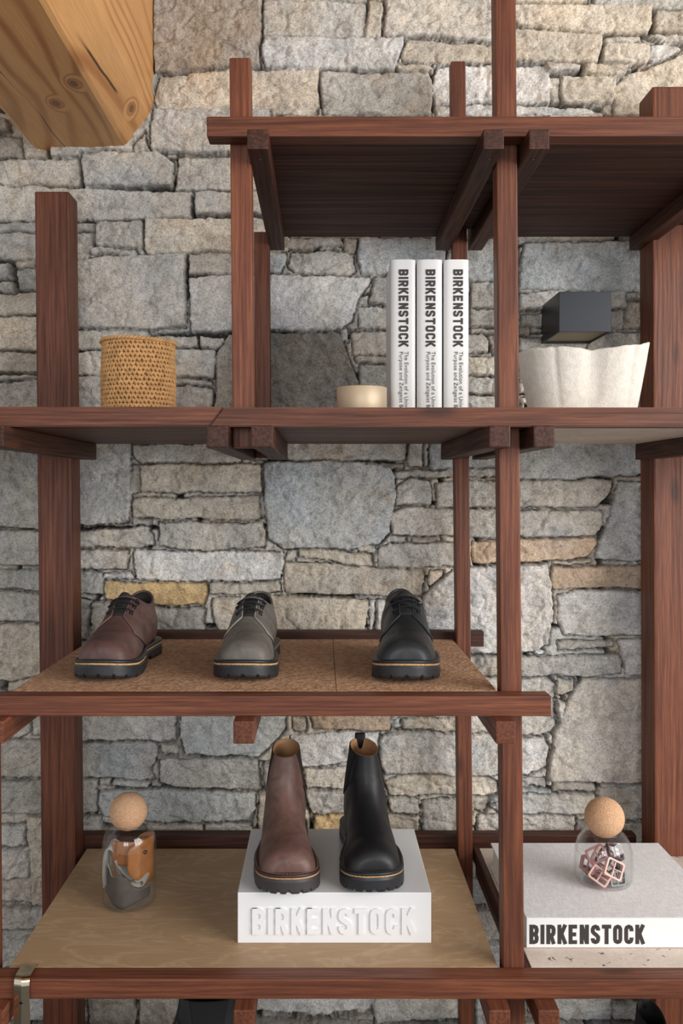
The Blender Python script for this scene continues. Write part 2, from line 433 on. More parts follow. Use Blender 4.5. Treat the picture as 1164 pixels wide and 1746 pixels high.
(H,'g',[(157,322),(258,320),(260,368),(172,373)]),
(H,'b',[(157,382),(263,382),(263,470),(157,470)]),
(H,'g',[(275,332),(500,320),(503,340),(488,366),(398,370),(398,470),(275,470)]),
(H,'g',[(460,382),(540,374),(788,377),(788,470),(460,470)]),
(H,'g',[(507,345),(547,322),(630,307),(858,302),(868,340),(858,368),(540,366)]),
(H,'g',[(722,264),(858,270),(863,293),(717,293)]),
(H,'g',[(872,282),(1110,272),(1110,408),(960,398),(882,340)]),
(H,'g',[(800,387),(940,410),(1110,418),(1110,480),(800,480)]),
(H,'c',[(380,600),(640,590),(640,690),(380,685)]),
(H,'g',[(380,700),(640,702),(640,800),(380,795)]),
(H,'c',[(380,812),(640,815),(640,900),(380,900)]),
(H,'g',[(108,990),(395,990),(450,990),(450,1058),(112,1083)]),
(H,'c',[(458,990),(620,990),(620,1160),(458,1140)]),
(H,'c',[(640,990),(920,990),(922,1080),(740,1078),(640,1060)]),
]
TONE = {'g': (190,185,177), 'b': (197,187,172), 'l': (212,208,203), 'c': (186,186,183), 'd': (166,158,148), 'D': (140,135,128),
        'y': (208,180,136), 'r': (194,172,150), 'w': (224,224,222)}

def vnoise(x, y, s, seed):
    """value noise on arrays, cell size s"""
    rs = np.random.RandomState(seed); n = 512; L = rs.rand(n, n)
    fx = x/s+1000.37; fy = y/s+1000.71
    ix = np.floor(fx).astype(int); iy = np.floor(fy).astype(int)
    tx = fx-ix; ty = fy-iy; tx = tx*tx*(3-2*tx); ty = ty*ty*(3-2*ty)
    g = lambda a, b: L[a % n, b % n]
    return (g(ix,iy)*(1-tx)+g(ix+1,iy)*tx)*(1-ty)+(g(ix,iy+1)*(1-tx)+g(ix+1,iy+1)*tx)*ty-.5
def fbm(x, y, s, seed, octv=4, gain=.5):
    a = 1; r = 0
    for k in range(octv): r = r+a*vnoise(x, y, s/2**k, seed+k*17); a *= gain
    return r

def build_wall():
    # px-space coordinates on the wall plane
    k = F/YW
    def axis_pts(lo, hi, dlo, dhi, fine, coarse):
        a = list(np.arange(dlo, lo, coarse)) + list(np.arange(lo, hi, fine)) + list(np.arange(hi, dhi+coarse, coarse))
        return np.array(a)
    xs = axis_pts(-.76, .84, -1.75, 1.95, .0027, .008)
    zs = axis_pts(CZ-1.20, CZ+1.10, 0.0, 2.96, .0027, .008)
    XX, ZZ = np.meshgrid(xs, zs)
    px = XX*k+PX; py = PY-(ZZ-CZ)*k
    wx = px+5.0*fbm(px, py, 42, 3, 4, .55)+2.2*vnoise(px, py, 4.5, 61); wy = py+4.6*fbm(px, py, 38, 9, 4, .6)+2.0*vnoise(px, py, 4.5, 62)
    best = np.full(px.shape, -60.0); sid = np.zeros(px.shape, int)-1
    polys = [c_(*o, key, pts) for (o, key, pts) in ST]
    def sdist(pts, gx, gy):
        P = np.array(pts, float); n = len(P); d = np.full(gx.shape, 1e9); ins = np.zeros(gx.shape, bool)
        for i in range(n):
            ax, ay = P[i]; bx, by = P[(i+1) % n]
            ex, ey = bx-ax, by-ay; L2 = ex*ex+ey*ey
            t = np.clip(((gx-ax)*ex+(gy-ay)*ey)/L2, 0, 1)
            d = np.minimum(d, np.hypot(gx-ax-t*ex, gy-ay-t*ey))
            if ay != by:
                cond = ((ay > gy) != (by > gy)) & (gx < (bx-ax)*(gy-ay)/(by-ay)+ax); ins ^= cond
        return np.where(ins, d, -d)
    def window(pts, m):
        a = np.array(pts); x0 = (a[:,0].min()-m-PX)/k; x1 = (a[:,0].max()+m-PX)/k
        z1 = CZ+(PY-a[:,1].min()+m)/k; z0 = CZ+(PY-a[:,1].max()-m)/k
        return slice(np.searchsorted(zs, z0), np.searchsorted(zs, z1)), slice(np.searchsorted(xs, x0), np.searchsorted(xs, x1))
    tones = []; rnd = random.Random(5); planes = []
    def addtone(key):
        c = lin(TONE[key]); b = rnd.uniform(.86, 1.10); wv = rnd.uniform(-.02, .02)
        tones.append((c[0]*b*(1+wv), c[1]*b, c[2]*b*(1-wv)))
        planes.append((rnd.uniform(-.012, .010), rnd.uniform(-.05, .05), rnd.uniform(-.06, .06)))
    cents = []
    for key, pts in polys:
        sl = window(pts, 30)
        if sl[0].start >= sl[0].stop or sl[1].start >= sl[1].stop: addtone(key); cents.append((0,0)); continue
        d = sdist(pts, wx[sl], wy[sl])
        # round the corners a little: inner distance softened
        m = d > best[sl]
        best[sl] = np.where(m, d, best[sl]); sid[sl] = np.where(m, len(tones), sid[sl])
        addtone(key); cents.append(tuple(np.mean(pts, 0)))
    traced = best.copy()
    # filler courses where nothing was measured
    y = PY-(3.0-CZ)*k
    while y < PY+CZ*k:
        h = rnd.choice((34, 44, 56, 68, 84)); x = PX-1.8*k-rnd.uniform(0, 60)
        while x < PX+2.0*k:
            wd = rnd.uniform(60, 230)
            pts = [(x+rnd.uniform(0, 7), y+rnd.uniform(0, 5)), (x+wd-5, y+rnd.uniform(0, 5)), (x+wd-5-rnd.uniform(0, 7), y+h-4), (x+rnd.uniform(0, 5), y+h-3-rnd.uniform(0, 4))]
            sl = window(pts, 12)
            if sl[0].start < sl[0].stop and sl[1].start < sl[1].stop:
                own = sdist(pts, wx[sl], wy[sl]); d = np.minimum(own, -traced[sl]-3.0)
                if d.max() > 1.0:
                    m = (d > best[sl]) & (d > -25)
                    best[sl] = np.where(m, d, best[sl]); sid[sl] = np.where(m, len(tones), sid[sl])
                    addtone(rnd.choice('ggbgcbdl')); cents.append(tuple(np.mean(pts, 0)))
            x += wd
        y += h
    tones_a = np.array(tones); pl = np.array(planes); ct = np.array(cents)
    d = best
    s = np.clip(sid, 0, None)
    face = .008+pl[s,0]+pl[s,1]*(px-ct[s,0])/k*.6+pl[s,2]*(py-ct[s,1])/k*.6
    face = np.clip(face, -.012, .018)
    rough = .0052*fbm(px, py, 34, 21, 5, .66)+.0026*fbm(px, py, 6, 77, 2)
    # small spalls: ridged
    rid = np.abs(fbm(px+40, py*1.6, 48, 44, 3)); rough = rough-.005*np.clip(.10-rid, 0, .1)/.1
    t = np.clip((d+1.8)/3.6, 0, 1); prof = np.sqrt(np.clip(1-(1-t)**2.4, 0, 1))
    rub = .012*fbm(px, py, 9, 91, 3, .7)
    depth = (-.044+rub)*(1-prof)+(face+rough)*prof
    # the timber beam sits in a pocket of the wall
    YY = YW-depth
    # colour
    colr = tones_a[s]
    mort = np.array(lin((92,86,79)))
    tm = np.clip((d+1.8)/2.2, 0, 1)[..., None]
    blotch = 1+.20*fbm(px, py, 60, 33, 4, .6)[..., None]
    warm = fbm(px, py, 75, 55, 4, .6)[..., None]*np.array([.08, .02, -.07])+1
    c = (colr*blotch*warm)*tm+mort*(.8+rub[..., None]*30)*(1-tm)
    c = np.clip(c, .02, 1)
    nz, nx = px.shape
    co = np.stack([XX, YY, ZZ], -1).reshape(-1, 3).astype(np.float32)
    ii = np.arange(nz*nx).reshape(nz, nx)
    q = np.stack([ii[:-1,:-1], ii[:-1,1:], ii[1:,1:], ii[1:,:-1]], -1).reshape(-1, 4)
    me = bpy.data.meshes.new('wall_back')
    me.vertices.add(len(co)); me.vertices.foreach_set('co', co.ravel())
    me.loops.add(len(q)*4); me.loops.foreach_set('vertex_index', q.ravel().astype(np.int32))
    me.polygons.add(len(q)); me.polygons.foreach_set('loop_start', (np.arange(len(q))*4).astype(np.int32))
    me.polygons.foreach_set('use_smooth', np.ones(len(q), bool))
    me.update(calc_edges=True)
    at_ = me.attributes.new('stone', 'FLOAT_COLOR', 'POINT')
    at_.data.foreach_set('color', np.concatenate([c, np.ones((nz, nx, 1))], -1).reshape(-1).astype(np.float32))
    t_ = NT('dry_stone')
    a = t_.node('ShaderNodeAttribute', attribute_name='stone')
    v = t_.coord()
    n1 = t_.noise(v, 260, 3, .7); n2 = t_.noise(v, 45, 5, .65, .4); n3 = t_.noise(t_.mapping(v, (1, 1, 1.7)), 90, 4, .7)
    cc = t_.mix(1.0, a.outputs['Color'], t_.ramp(n2, [(.32, (.70,.69,.67)), (.5, (1,1,1)), (.70, (1.22,1.20,1.18))]), 'MULTIPLY')
    cc = t_.mix(1.0, cc, t_.ramp(n1, [(.28, (.48,.47,.46)), (.46, (.98,.98,.98)), (.72, (1.34,1.34,1.34))]), 'MULTIPLY')
    cc = t_.mix(t_.maprange(n3, .60, .72, 0, .35), cc, (.62,.60,.57))
    cc = t_.mix(t_.maprange(t_.noise(v, 14, 4, .6), .56, .74, 0, .4), cc, t_.mix(1.0, cc, (1.0,.80,.58), 'MULTIPLY'))
    t_.base(cc); t_.set(Roughness=.93, Specular_IOR_Level=.2)
    t_.bump(t_.math('ADD', t_.math('MULTIPLY', n1, .5), t_.math('ADD', n3, n2)), .75, .0035)
    me.materials.append(t_.m)
    o = bpy.data.objects.new('wall_back', me); COL.objects.link(o); tag(o, 'rough dry stone wall of grey and beige blocks', kind='structure')
    return o
build_wall()

# ------------------------------------------------------------ rest of the room (floor, ceiling, window the daylight comes through)
FLM = simple('floor_concrete', (66,58,50), .6, var=.12, vscale=4)
CLM = simple('ceiling_plaster', (170,160,148), .8, var=.05)
b = bmesh.new(); box(b, -2.7, 2.7, -2.6, 1.99, -.05, 0); tag(obj('floor', b, FLM), 'grey floor', kind='structure')
b = bmesh.new(); box(b, -2.7, 2.7, -2.6, 1.99, 2.97, 3.03); tag(obj('ceiling', b, CLM), 'pale ceiling', kind='structure')
def window_frame(name, loc, target, sx, sy, n, label):
    b = bmesh.new()
    for k in range(n+1): box(b, -sx/2+k*sx/n-.022, -sx/2+k*sx/n+.022, -sy/2, sy/2, -.06, -.02)
    for yy in (-sy/2, sy/2): box(b, -sx/2-.02, sx/2+.02, yy-.03, yy+.03, -.06, -.02)
    o = obj(name, b, WFR, loc=loc); o.rotation_euler = (Vector(target)-Vector(loc)).to_track_quat('-Z', 'Y').to_euler(); tag(o, label, kind='structure')
WFR = simple('window_frame_paint', (60,55,50), .5)
window_frame('window_1', (2.50, -0.15, 1.98), (-.15, 1.95, 1.30), 2.5, 1.7, 4, 'dark window frame with narrow uprights, to the right')
window_frame('window_2', (-.5, -2.45, 2.05), (0, 1.9, 1.3), 1.5, 1.3, 3, 'dark window frame with narrow uprights, at the back')

# ------------------------------------------------------------ ceiling beam
def pine():
    t = NT('oiled_pine'); v = t.coord()
    wn = t.node('ShaderNodeTexNoise'); t.link(t.mapping(v, (4, .9, 4)), wn.inputs['Vector']); wn.inputs['Scale'].default_value = 1.0; wn.inputs['Detail'].default_value = 2
    sub = t.node('ShaderNodeVectorMath', operation='SUBTRACT'); t.link(wn.outputs['Color'], sub.inputs[0]); sub.inputs[1].default_value = (.5,.5,.5)
    scl = t.node('ShaderNodeVectorMath', operation='SCALE'); t.link(sub.outputs[0], scl.inputs[0]); scl.inputs['Scale'].default_value = .10
    add = t.node('ShaderNodeVectorMath', operation='ADD'); t.link(v, add.inputs[0]); t.link(scl.outputs[0], add.inputs[1])
    # distance from knots squeezes the rings round them
    cur = add.outputs[0]
    knots = [(-.455, 1.65, .741), (-.511, 1.73, .741), (-.393, 1.86, .785), (-.50, 1.10, .741)]
    kmask = None
    for (kx, ky, kz) in knots:
        dn = t.node('ShaderNodeVectorMath', operation='DISTANCE'); t.link(t.mapping(v, (1, .55, 1)), dn.inputs[0]); dn.inputs[1].default_value = (kx, ky*.55, kz+CZ)
        mk = t.maprange(dn.outputs['Value'], .0, .026, 1, 0)
        kmask = mk if kmask is None else t.math('MAXIMUM', kmask, mk)
    sep = t.node('ShaderNodeSeparateXYZ'); t.link(cur, sep.inputs[0])
    r2 = t.math('SQRT', t.math('ADD', t.math('POWER', t.math('ABSOLUTE', t.math('ADD', sep.outputs[0], .62)), 2.0), t.math('POWER', t.math('ABSOLUTE', t.math('SUBTRACT', sep.outputs[2], CZ+1.02)), 2.0)))
    rr = t.math('ADD', r2, t.math('MULTIPLY', t.math('POWER', kmask, 1.5), .04))
    band = t.math('SINE', t.math('MULTIPLY', rr, 480.0))
    fine = t.noise(t.mapping(v, (1, .03, 1)), 400, 2, .6)
    col = t.ramp(t.math('ADD', t.math('MULTIPLY', band, .5), .5), [(0, lin((222,168,110))), (.6, lin((216,160,102))), (1, lin((178,120,70)))])
    big = t.noise(t.mapping(v, (3, 1, 3)), 2.2, 3)
    col = t.mix(t.maprange(big, .35, .65, .0, .45), col, lin((214,158,98)))
    col = t.mix(t.maprange(fine, .4, .65, .18, 0), col, lin((120,70,36)))
    col = t.mix(t.maprange(kmask, .45, .8, 0, .75), col, lin((92,50,26)))
    # drying checks
    for (x0, sl, amp, w_) in ((-.565, .06, .05, .0012), (-.405, .03, .02, .0014)):
        n = t.noise(t.mapping(v, (.0, 2.2, 0)), 1.0, 3, .5)
        sv = t.node('ShaderNodeSeparateXYZ'); t.link(v, sv.inputs[0])
        line = t.math('ABSOLUTE', t.math('SUBTRACT', sv.outputs[0], t.math('ADD', t.math('MULTIPLY', n, amp), t.math('ADD', t.math('MULTIPLY', sv.outputs[1], sl), x0-amp*.5-sl*1.7))))
        m = t.maprange(line, w_*.6, w_*1.3, .9, 0)
        gate = t.maprange(t.noise(t.mapping(v, (0, 3, 0), loc=(x0*9, 0, 0)), 1.0, 1), .42, .48, 0, 1)
        col = t.mix(t.math('MULTIPLY', m, gate), col, lin((26,14,8)))
    t.base(col); t.set(Roughness=.42, Specular_IOR_Level=.4)
    t.bump(t.math('ADD', band, fine), .12, .0008)
    return t.m
prof = [(-.633,.750),(-.622,.742),(-.53,.738),(-.432,.741),(-.424,.746),(-.378,.806),(-.371,.822),(-.368,.90),(-.37,1.30),(-.64,1.30),(-.645,.80)]
bm = bmesh.new(); rings = []
for yy in np.linspace(-2.1, 1.985, 60):
    rings.append([bm.verts.new((x+.004*mnoise.noise(Vector((x*3, yy*1.5, 1))), yy, CZ+z+.004*mnoise.noise(Vector((x*3, yy*1.4, 7))))) for x, z in prof])
grid_faces(bm, rings, True); bm.faces.new(rings[0]); bm.faces.new(rings[-1][::-1])
tag(obj('ceiling_beam', bm, pine()), 'thick honey coloured pine beam with chamfered corner and knots, let into the stone wall', 'beam')

# ============================================================ SHELVING
unit = thing('shelving_unit', 'open shelving frame of reddish brown stained timber posts and rails against the stone wall', 'shelf')
rw = random.Random(11)
def member(name, x0, x1, y0, y1, z0, z1, mat, top=(0, 0), bev=.0022, label=None, z_rel=True):
    zc = (z0+z1)/2+CZ; xc, yc = (x0+x1)/2, (y0+y1)/2
    bm = bmesh.new(); hx, hy, hz = (x1-x0)/2, (y1-y0)/2, (z1-z0)/2
    box(bm, -hx, hx, -hy, hy, -hz, hz, bev, 2, top=top)
    o = obj(name, bm, mat, unit, loc=(xc, yc, zc))
    if label: o['label'] = label
    return o
def post(xa, za, xb, zb, wdt, y0, y1, mat, bev=.0025):
    """post whose centre runs from (xa, za) at the bottom to (xb, zb) at the top"""
    return member('post', xa-wdt/2, xa+wdt/2, y0, y1, za, zb, mat, top=(xb-xa, 0), bev=bev)
YF, YI, YB = 1.370, 1.405, 1.895
BOT = -CZ+.002
# rails (front)
member('shelf_rail', -.176, .95, YF, YI, .536, .5667, WX)
def scarf_rail(x0, x1, z0, z1, ja=None, jb=None):
    xc = (x0+x1)/2; bm = bmesh.new(); V = []
    a0, a1 = (x0-ja, x0+ja) if ja else (x0, x0)
    b0, b1 = (x1-jb, x1+jb) if jb else (x1, x1)
    for (x, z) in ((a0, z0), (b0, z0), (b1, z1), (a1, z1)):
        V.append((bm.verts.new((x-xc, 0, z-(z0+z1)/2)), bm.verts.new((x-xc, YI-YF, z-(z0+z1)/2))))
    for i in range(4): bm.faces.new((V[i][0], V[(i+1) % 4][0], V[(i+1) % 4][1], V[i][1]))
    bm.faces.new([v[0] for v in V]); bm.faces.new([v[1] for v in V][::-1])
    bmesh.ops.bevel(bm, geom=bm.edges[:], offset=.0018, segments=2, affect='EDGES')
    obj('shelf_rail', bm, WX, unit, loc=(xc, YF, CZ+(z0+z1)/2))
scarf_rail(-.95, X(368, YF), .096, .1260, None, .011)
scarf_rail(X(368, YF)+.0006, .95, .0955, .1250, .011, None)
member('shelf_rail', -.66, X(940, YF), YF, YI, -.344, -.313, WX)
member('shelf_rail', -.95, .95, YF, YI, -.773, -.7427, WX)
member('shelf_rail', -.95, .95, YF, YI, -1.140, -1.110, WX)
# back rails
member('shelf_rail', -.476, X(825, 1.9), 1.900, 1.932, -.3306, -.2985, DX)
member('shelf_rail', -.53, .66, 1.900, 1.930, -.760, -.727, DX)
# slender posts
lean = lambda z: .2885-(z-.3)*.0088
post(lean(BOT), BOT, lean(1.0), 1.0, .0325, YI+.001, 1.441, WZ)                        # front, right of centre
post(lean(BOT)-.003, BOT, lean(.88)-.004, .884, .030, 1.862, 1.893, WZ)               # back, right of centre
post(-.1235, .0655, -.129, .673, .0330, YI+.001, 1.441, WZ)                             # front, left of centre
post(-.1235, .0655, -.1265, .534, .0320, 1.868, 1.899, WZ)                             # back, left of centre
post(-.5215, BOT, -.530, -.346, .0345, YI+.001, 1.441, WZ)                             # front, far left
# heavy posts by the wall
ymL = 1.83
post(X(106, ymL), BOT, X(88, ymL), Z(326, ymL)-CZ, .070, ymL, ymL+.066, WZ, .004)
post(X(1117, ymL)+.052, BOT, X(1112, ymL)+.050, Z(147, ymL)-CZ, .100, ymL, ymL+.080, WZ, .004)
# bearers: run from in front of the rail back to the wall
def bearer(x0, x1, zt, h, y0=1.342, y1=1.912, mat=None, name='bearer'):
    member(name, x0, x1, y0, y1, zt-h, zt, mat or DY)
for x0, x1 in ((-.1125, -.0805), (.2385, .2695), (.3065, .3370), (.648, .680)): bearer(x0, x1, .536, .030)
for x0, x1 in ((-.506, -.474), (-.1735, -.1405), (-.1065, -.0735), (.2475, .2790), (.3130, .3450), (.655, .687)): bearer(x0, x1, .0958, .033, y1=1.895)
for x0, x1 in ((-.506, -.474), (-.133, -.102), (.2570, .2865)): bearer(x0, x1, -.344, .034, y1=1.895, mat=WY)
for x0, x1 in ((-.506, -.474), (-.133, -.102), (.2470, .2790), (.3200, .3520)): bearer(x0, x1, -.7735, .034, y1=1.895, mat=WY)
# side strip carrying the travertine slab
bearer(.3130, .3240, -.7440, .029, y0=YI, y1=1.898, mat=DY, name='slab_edging')
# boards
def board(x0, x1, y1, zt, th, mat, label, name='shelf_board'):
    return member(name, x0, x1, YI+.0005, y1, zt-th, zt, mat, bev=.001, label=label)
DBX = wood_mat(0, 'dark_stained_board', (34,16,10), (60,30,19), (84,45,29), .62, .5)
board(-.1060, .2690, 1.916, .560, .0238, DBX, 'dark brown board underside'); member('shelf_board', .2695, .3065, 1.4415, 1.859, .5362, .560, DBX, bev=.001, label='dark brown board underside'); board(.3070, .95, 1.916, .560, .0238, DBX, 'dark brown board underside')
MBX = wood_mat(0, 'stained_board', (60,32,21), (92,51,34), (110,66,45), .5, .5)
member('shelf_board', .2728, .3142, 1.4415, 1.859, .096, .1235, MBX, bev=.001); member('shelf_board', -.1417, -.1061, 1.4415, 1.865, .096, .1235, MBX, bev=.001)
board(-.95, -.1420, 1.893, .1235, .0275, MBX, None); board(-.1058, .2725, 1.893, .1235, .0275, MBX, None)
def travertine():
    t = NT('travertine'); v = t.coord()
    n = t.noise(v, 9, 5, .6, .6); n2 = t.noise(v, 130, 4, .65); pit = t.noise(v, 70, 3, .5, .8)
    c = t.ramp(n, [(.3, lin((200,188,176))), (.5, lin((214,200,188))), (.7, lin((222,212,202)))])
    c = t.mix(t.maprange(n2, .35, .6, .35, 0), c, lin((188,168,150)))
    c = t.mix(t.maprange(pit, .665, .69, 0, .9), c, lin((96,74,60)))
    t.base(c); t.set(Roughness=.6, Specular_IOR_Level=.3); t.bump(t.math('ADD', n2, t.maprange(pit, .66, .69, 0, -2)), .3, .0015)
    return t.m
TR = travertine()
board(.3145, .95, 1.893, .1235, .0275, TR, 'pale travertine slab', 'shelf_slab')
board(.3245, .95, 1.872, -.7430, .028, TR, 'pale travertine slab', 'shelf_slab')
def ply():
    t = NT('plywood'); v = t.coord()
    w_ = t.noise(t.mapping(v, (1.1, 3.2, 1)), 3.2, 4, .6, 1.2)
    st = t.math('SINE', t.math('MULTIPLY', w_, 46))
    fine = t.noise(t.mapping(v, (.05, 1, 1)), 500, 2, .6)
    c = t.ramp(t.math('ADD', t.math('MULTIPLY', st, .5), .5), [(0, lin((170,140,106))), (.8, lin((174,144,110))), (1, lin((184,155,122)))])
    c = t.mix(t.maprange(fine, .4, .65, .22, 0), c, lin((128,98,68)))
    t.base(c); t.set(Roughness=.5, Specular_IOR_Level=.4); t.bump(fine, .1, .0005); return t.m
PLY = ply()
board(-.488, .2725, 1.870, -.7430, .030, PLY, 'light oiled plywood board')
board(-.483, .2715, 1.890, -.3160, .0278, MBX, None)
member('shelf_board', -.95, .95, YI+.0005, 1.855, -1.130, -1.112, MBX, bev=.001)
# screw holes and small screws
SCR = simple('dark_screw', (30,20,16), .5)
for (px_, py_) in ((829, 276), (903, 276), (443, 275)):
    bm = bmesh.new(); p = at(px_, py_, 1.3)
    # screws driven up into the underside of the top bearers
    xx = {829: .254, 903: .3215, 443: -.0965}[px_]
    lathe(bm, [(0, -.0006), (.0026, -.0006), (.003, .0004), (0, .0004)], 14, (xx, 1.385, CZ+.5055)); obj('screw', bm, SCR, unit)

# cork sheets
def cork(name, scale=1.0, a=(164,122,92), b_=(206,166,134), d=(100,66,48)):
    t = NT(name); v = t.coord()
    vo = t.node('ShaderNodeTexVoronoi'); vo.inputs['Scale'].default_value = 330*scale; t.link(v, vo.inputs['Vector'])
    n = t.noise(v, 240*scale, 3, .7); n2 = t.noise(v, 20, 3)
    c = t.mix(vo.outputs['Color'], lin(a), lin(b_))
    sp = t.node('ShaderNodeSeparateColor'); t.link(vo.outputs['Color'], sp.inputs[0])
    c = t.mix(sp.outputs[0], lin(a), lin(b_))
    c = t.mix(t.maprange(n, .40, .30, 0, .9), c, lin(d))
    c = t.mix(t.maprange(n2, .3, .7, 0, .2), c, lin(b_))
    t.base(c); t.set(Roughness=.9, Specular_IOR_Level=.2); t.bump(t.math('ADD', n, vo.outputs['Distance']), .6, .0015); return t.m
CORKS = cork('cork_sheet', .5)
seam = X(573, YI)
for x0, x1, lb in ((-.483, seam-.0005, 'long tan cork sheet lining the shelf under the brown and grey shoes'),
                   (seam+.0005, .2715, 'shorter tan cork sheet on the shelf under the black shoe')):
    bm = bmesh.new(); box(bm, x0-(x0+x1)/2, x1-(x0+x1)/2, -.2425, .2425, 0, .003, .0004, 1)
    tag(obj('cork_sheet', bm, CORKS, loc=((x0+x1)/2, 1.648, CZ-.316)), lb, 'cork sheet')

# ============================================================ LETTERS
def strokes(W, w):
    h = w/2; r = min(.14, W*.28); R = lambda *p: list(p)
    def rr(pts): return pts
    L = {}
    L['I'] = [[(h,0),(h,1)]]
    bowl = lambda y0, y1: [(0,y1-h),(W-h-r,y1-h),(W-h-r*.3,y1-h-r*.28),(W-h,y1-h-r),(W-h,y0+h+r),(W-h-r*.3,y0+h+r*.28),(W-h-r,y0+h),(0,y0+h)]
    L['B'] = [[(h,0),(h,1)], bowl(.5-h*.9, 1), bowl(0, .5+h*.9)]
    L['R'] = [[(h,0),(h,1)], bowl(.46-h, 1), [(W*.50,.46),(W-h*.9,0)]]
    L['K'] = [[(h,0),(h,1)], [(W-h*.7,1),(h+.05,.40)], [(W*.42,.56),(W-h*.6,0)]]
    L['E'] = [[(h,0),(h,1)], [(0,1-h),(W*.92,1-h)], [(0,.5),(W*.82,.5)], [(0,h),(W*.92,h)]]
    L['N'] = [[(h,0),(h,1)], [(W-h,0),(W-h,1)], [(h,1-.02),(W-h,.02)]]
    L['T'] = [[(0,1-h),(W,1-h)], [(W/2,0),(W/2,1-h)]]
    e = r*.3
    L['O'] = [[(h+r,1-h),(W-h-r,1-h),(W-h-e,1-h-e),(W-h,1-h-r),(W-h,h+r),(W-h-e,h+e),(W-h-r,h),(h+r,h),(h+e,h+e),(h,h+r),(h,1-h-r),(h+e,1-h-e),(h+r,1-h)]]
    L['C'] = [[(W-h,.66),(W-h,1-h-r),(W-h-e,1-h-e),(W-h-r,1-h),(h+r,1-h),(h+e,1-h-e),(h,1-h-r),(h,h+r),(h+e,h+e),(h+r,h),(W-h-r,h),(W-h-e,h+e),(W-h,h+r),(W-h,.34)]]
    L['S'] = [[(W-h,.70),(W-h,1-h-r),(W-h-e,1-h-e),(W-h-r,1-h),(h+r,1-h),(h+e,1-h-e),(h,1-h-r),(h,.64),(h+e*1.3,.57),(W-h-e*1.3,.43),(W-h,.36),(W-h,h+r),(W-h-e,h+e),(W-h-r,h),(h+r,h),(h+e,h+e),(h,h+r),(h,.30)]]
    return L
def word(bm, text, height, total, depth, mapf, w=.21, gap=.10):
    """text laid out 0..total by 0..height; mapf(u, v, d) gives the 3-D point; d = 0 at the surface, depth in front"""
    # letter width that fills the total
    nI = text.count('I'); n = len(text)
    W = (total/height-nI*w-gap*(n-1))/(n-nI)
    L = strokes(W, w); u0 = 0; si = 0
    for ch in text:
        for pl in L[ch]:
            P = [Vector((a, b_)) for a, b_ in pl]
            closed = (P[0]-P[-1]).length < 1e-6
            if closed: P = P[:-1]
            N = len(P); lft, rgt = [], []
            for i in range(N):
                if closed: a, b_ = P[i]-P[i-1], P[(i+1) % N]-P[i]
                else:
                    a = P[i]-P[i-1] if i > 0 else P[1]-P[0]
                    b_ = P[i+1]-P[i] if i < N-1 else P[-1]-P[-2]
                a = a.normalized(); b_ = b_.normalized(); na = Vector((-a.y, a.x)); nb = Vector((-b_.y, b_.x))
                m = (na+nb); m = m.normalized() if m.length > 1e-6 else na
                kf = (w/2)/max(.5, m.dot(na))
                lft.append(P[i]+m*kf); rgt.append(P[i]-m*kf)
            si += 1; dep = depth+.000035*(si % 7)
            def v3(p, d): return bm.verts.new(mapf((u0+p.x)*height, p.y*height, d))
            lt = [v3(p, dep) for p in lft]; rt = [v3(p, dep) for p in rgt]; lb = [v3(p, 0) for p in lft]; rb = [v3(p, 0) for p in rgt]
            rng = range(N) if closed else range(N-1)
            for i in rng:
                j = (i+1) % N
                bm.faces.new((lt[i], lt[j], rt[j], rt[i])); bm.faces.new((lb[i], lb[j], lt[j], lt[i])); bm.faces.new((rt[i], rt[j], rb[j], rb[i]))
            if not closed:
                for i in (0, N-1): bm.faces.new((lt[i], rt[i], rb[i], lb[i]))
        u0 += (w if ch == 'I' else W)+gap
def small_text(name, text, size, mat, parent, loc, rot, space=1.0):
    cu = bpy.data.curves.new(name, 'FONT'); cu.body = text; cu.size = size; cu.extrude = .00005; cu.space_character = space
    to = bpy.data.objects.new(name, cu); COL.objects.link(to)
    dg = bpy.context.evaluated_depsgraph_get(); me = bpy.data.meshes.new_from_object(to.evaluated_get(dg))
    bpy.data.objects.remove(to)
    me.name = name; me.materials.clear(); me.materials.append(mat)
    o = bpy.data.objects.new(name, me); COL.objects.link(o); o.parent = parent; o.location = loc; o.rotation_euler = rot
    return o
INK = simple('printing_ink', (52,46,44), .55)

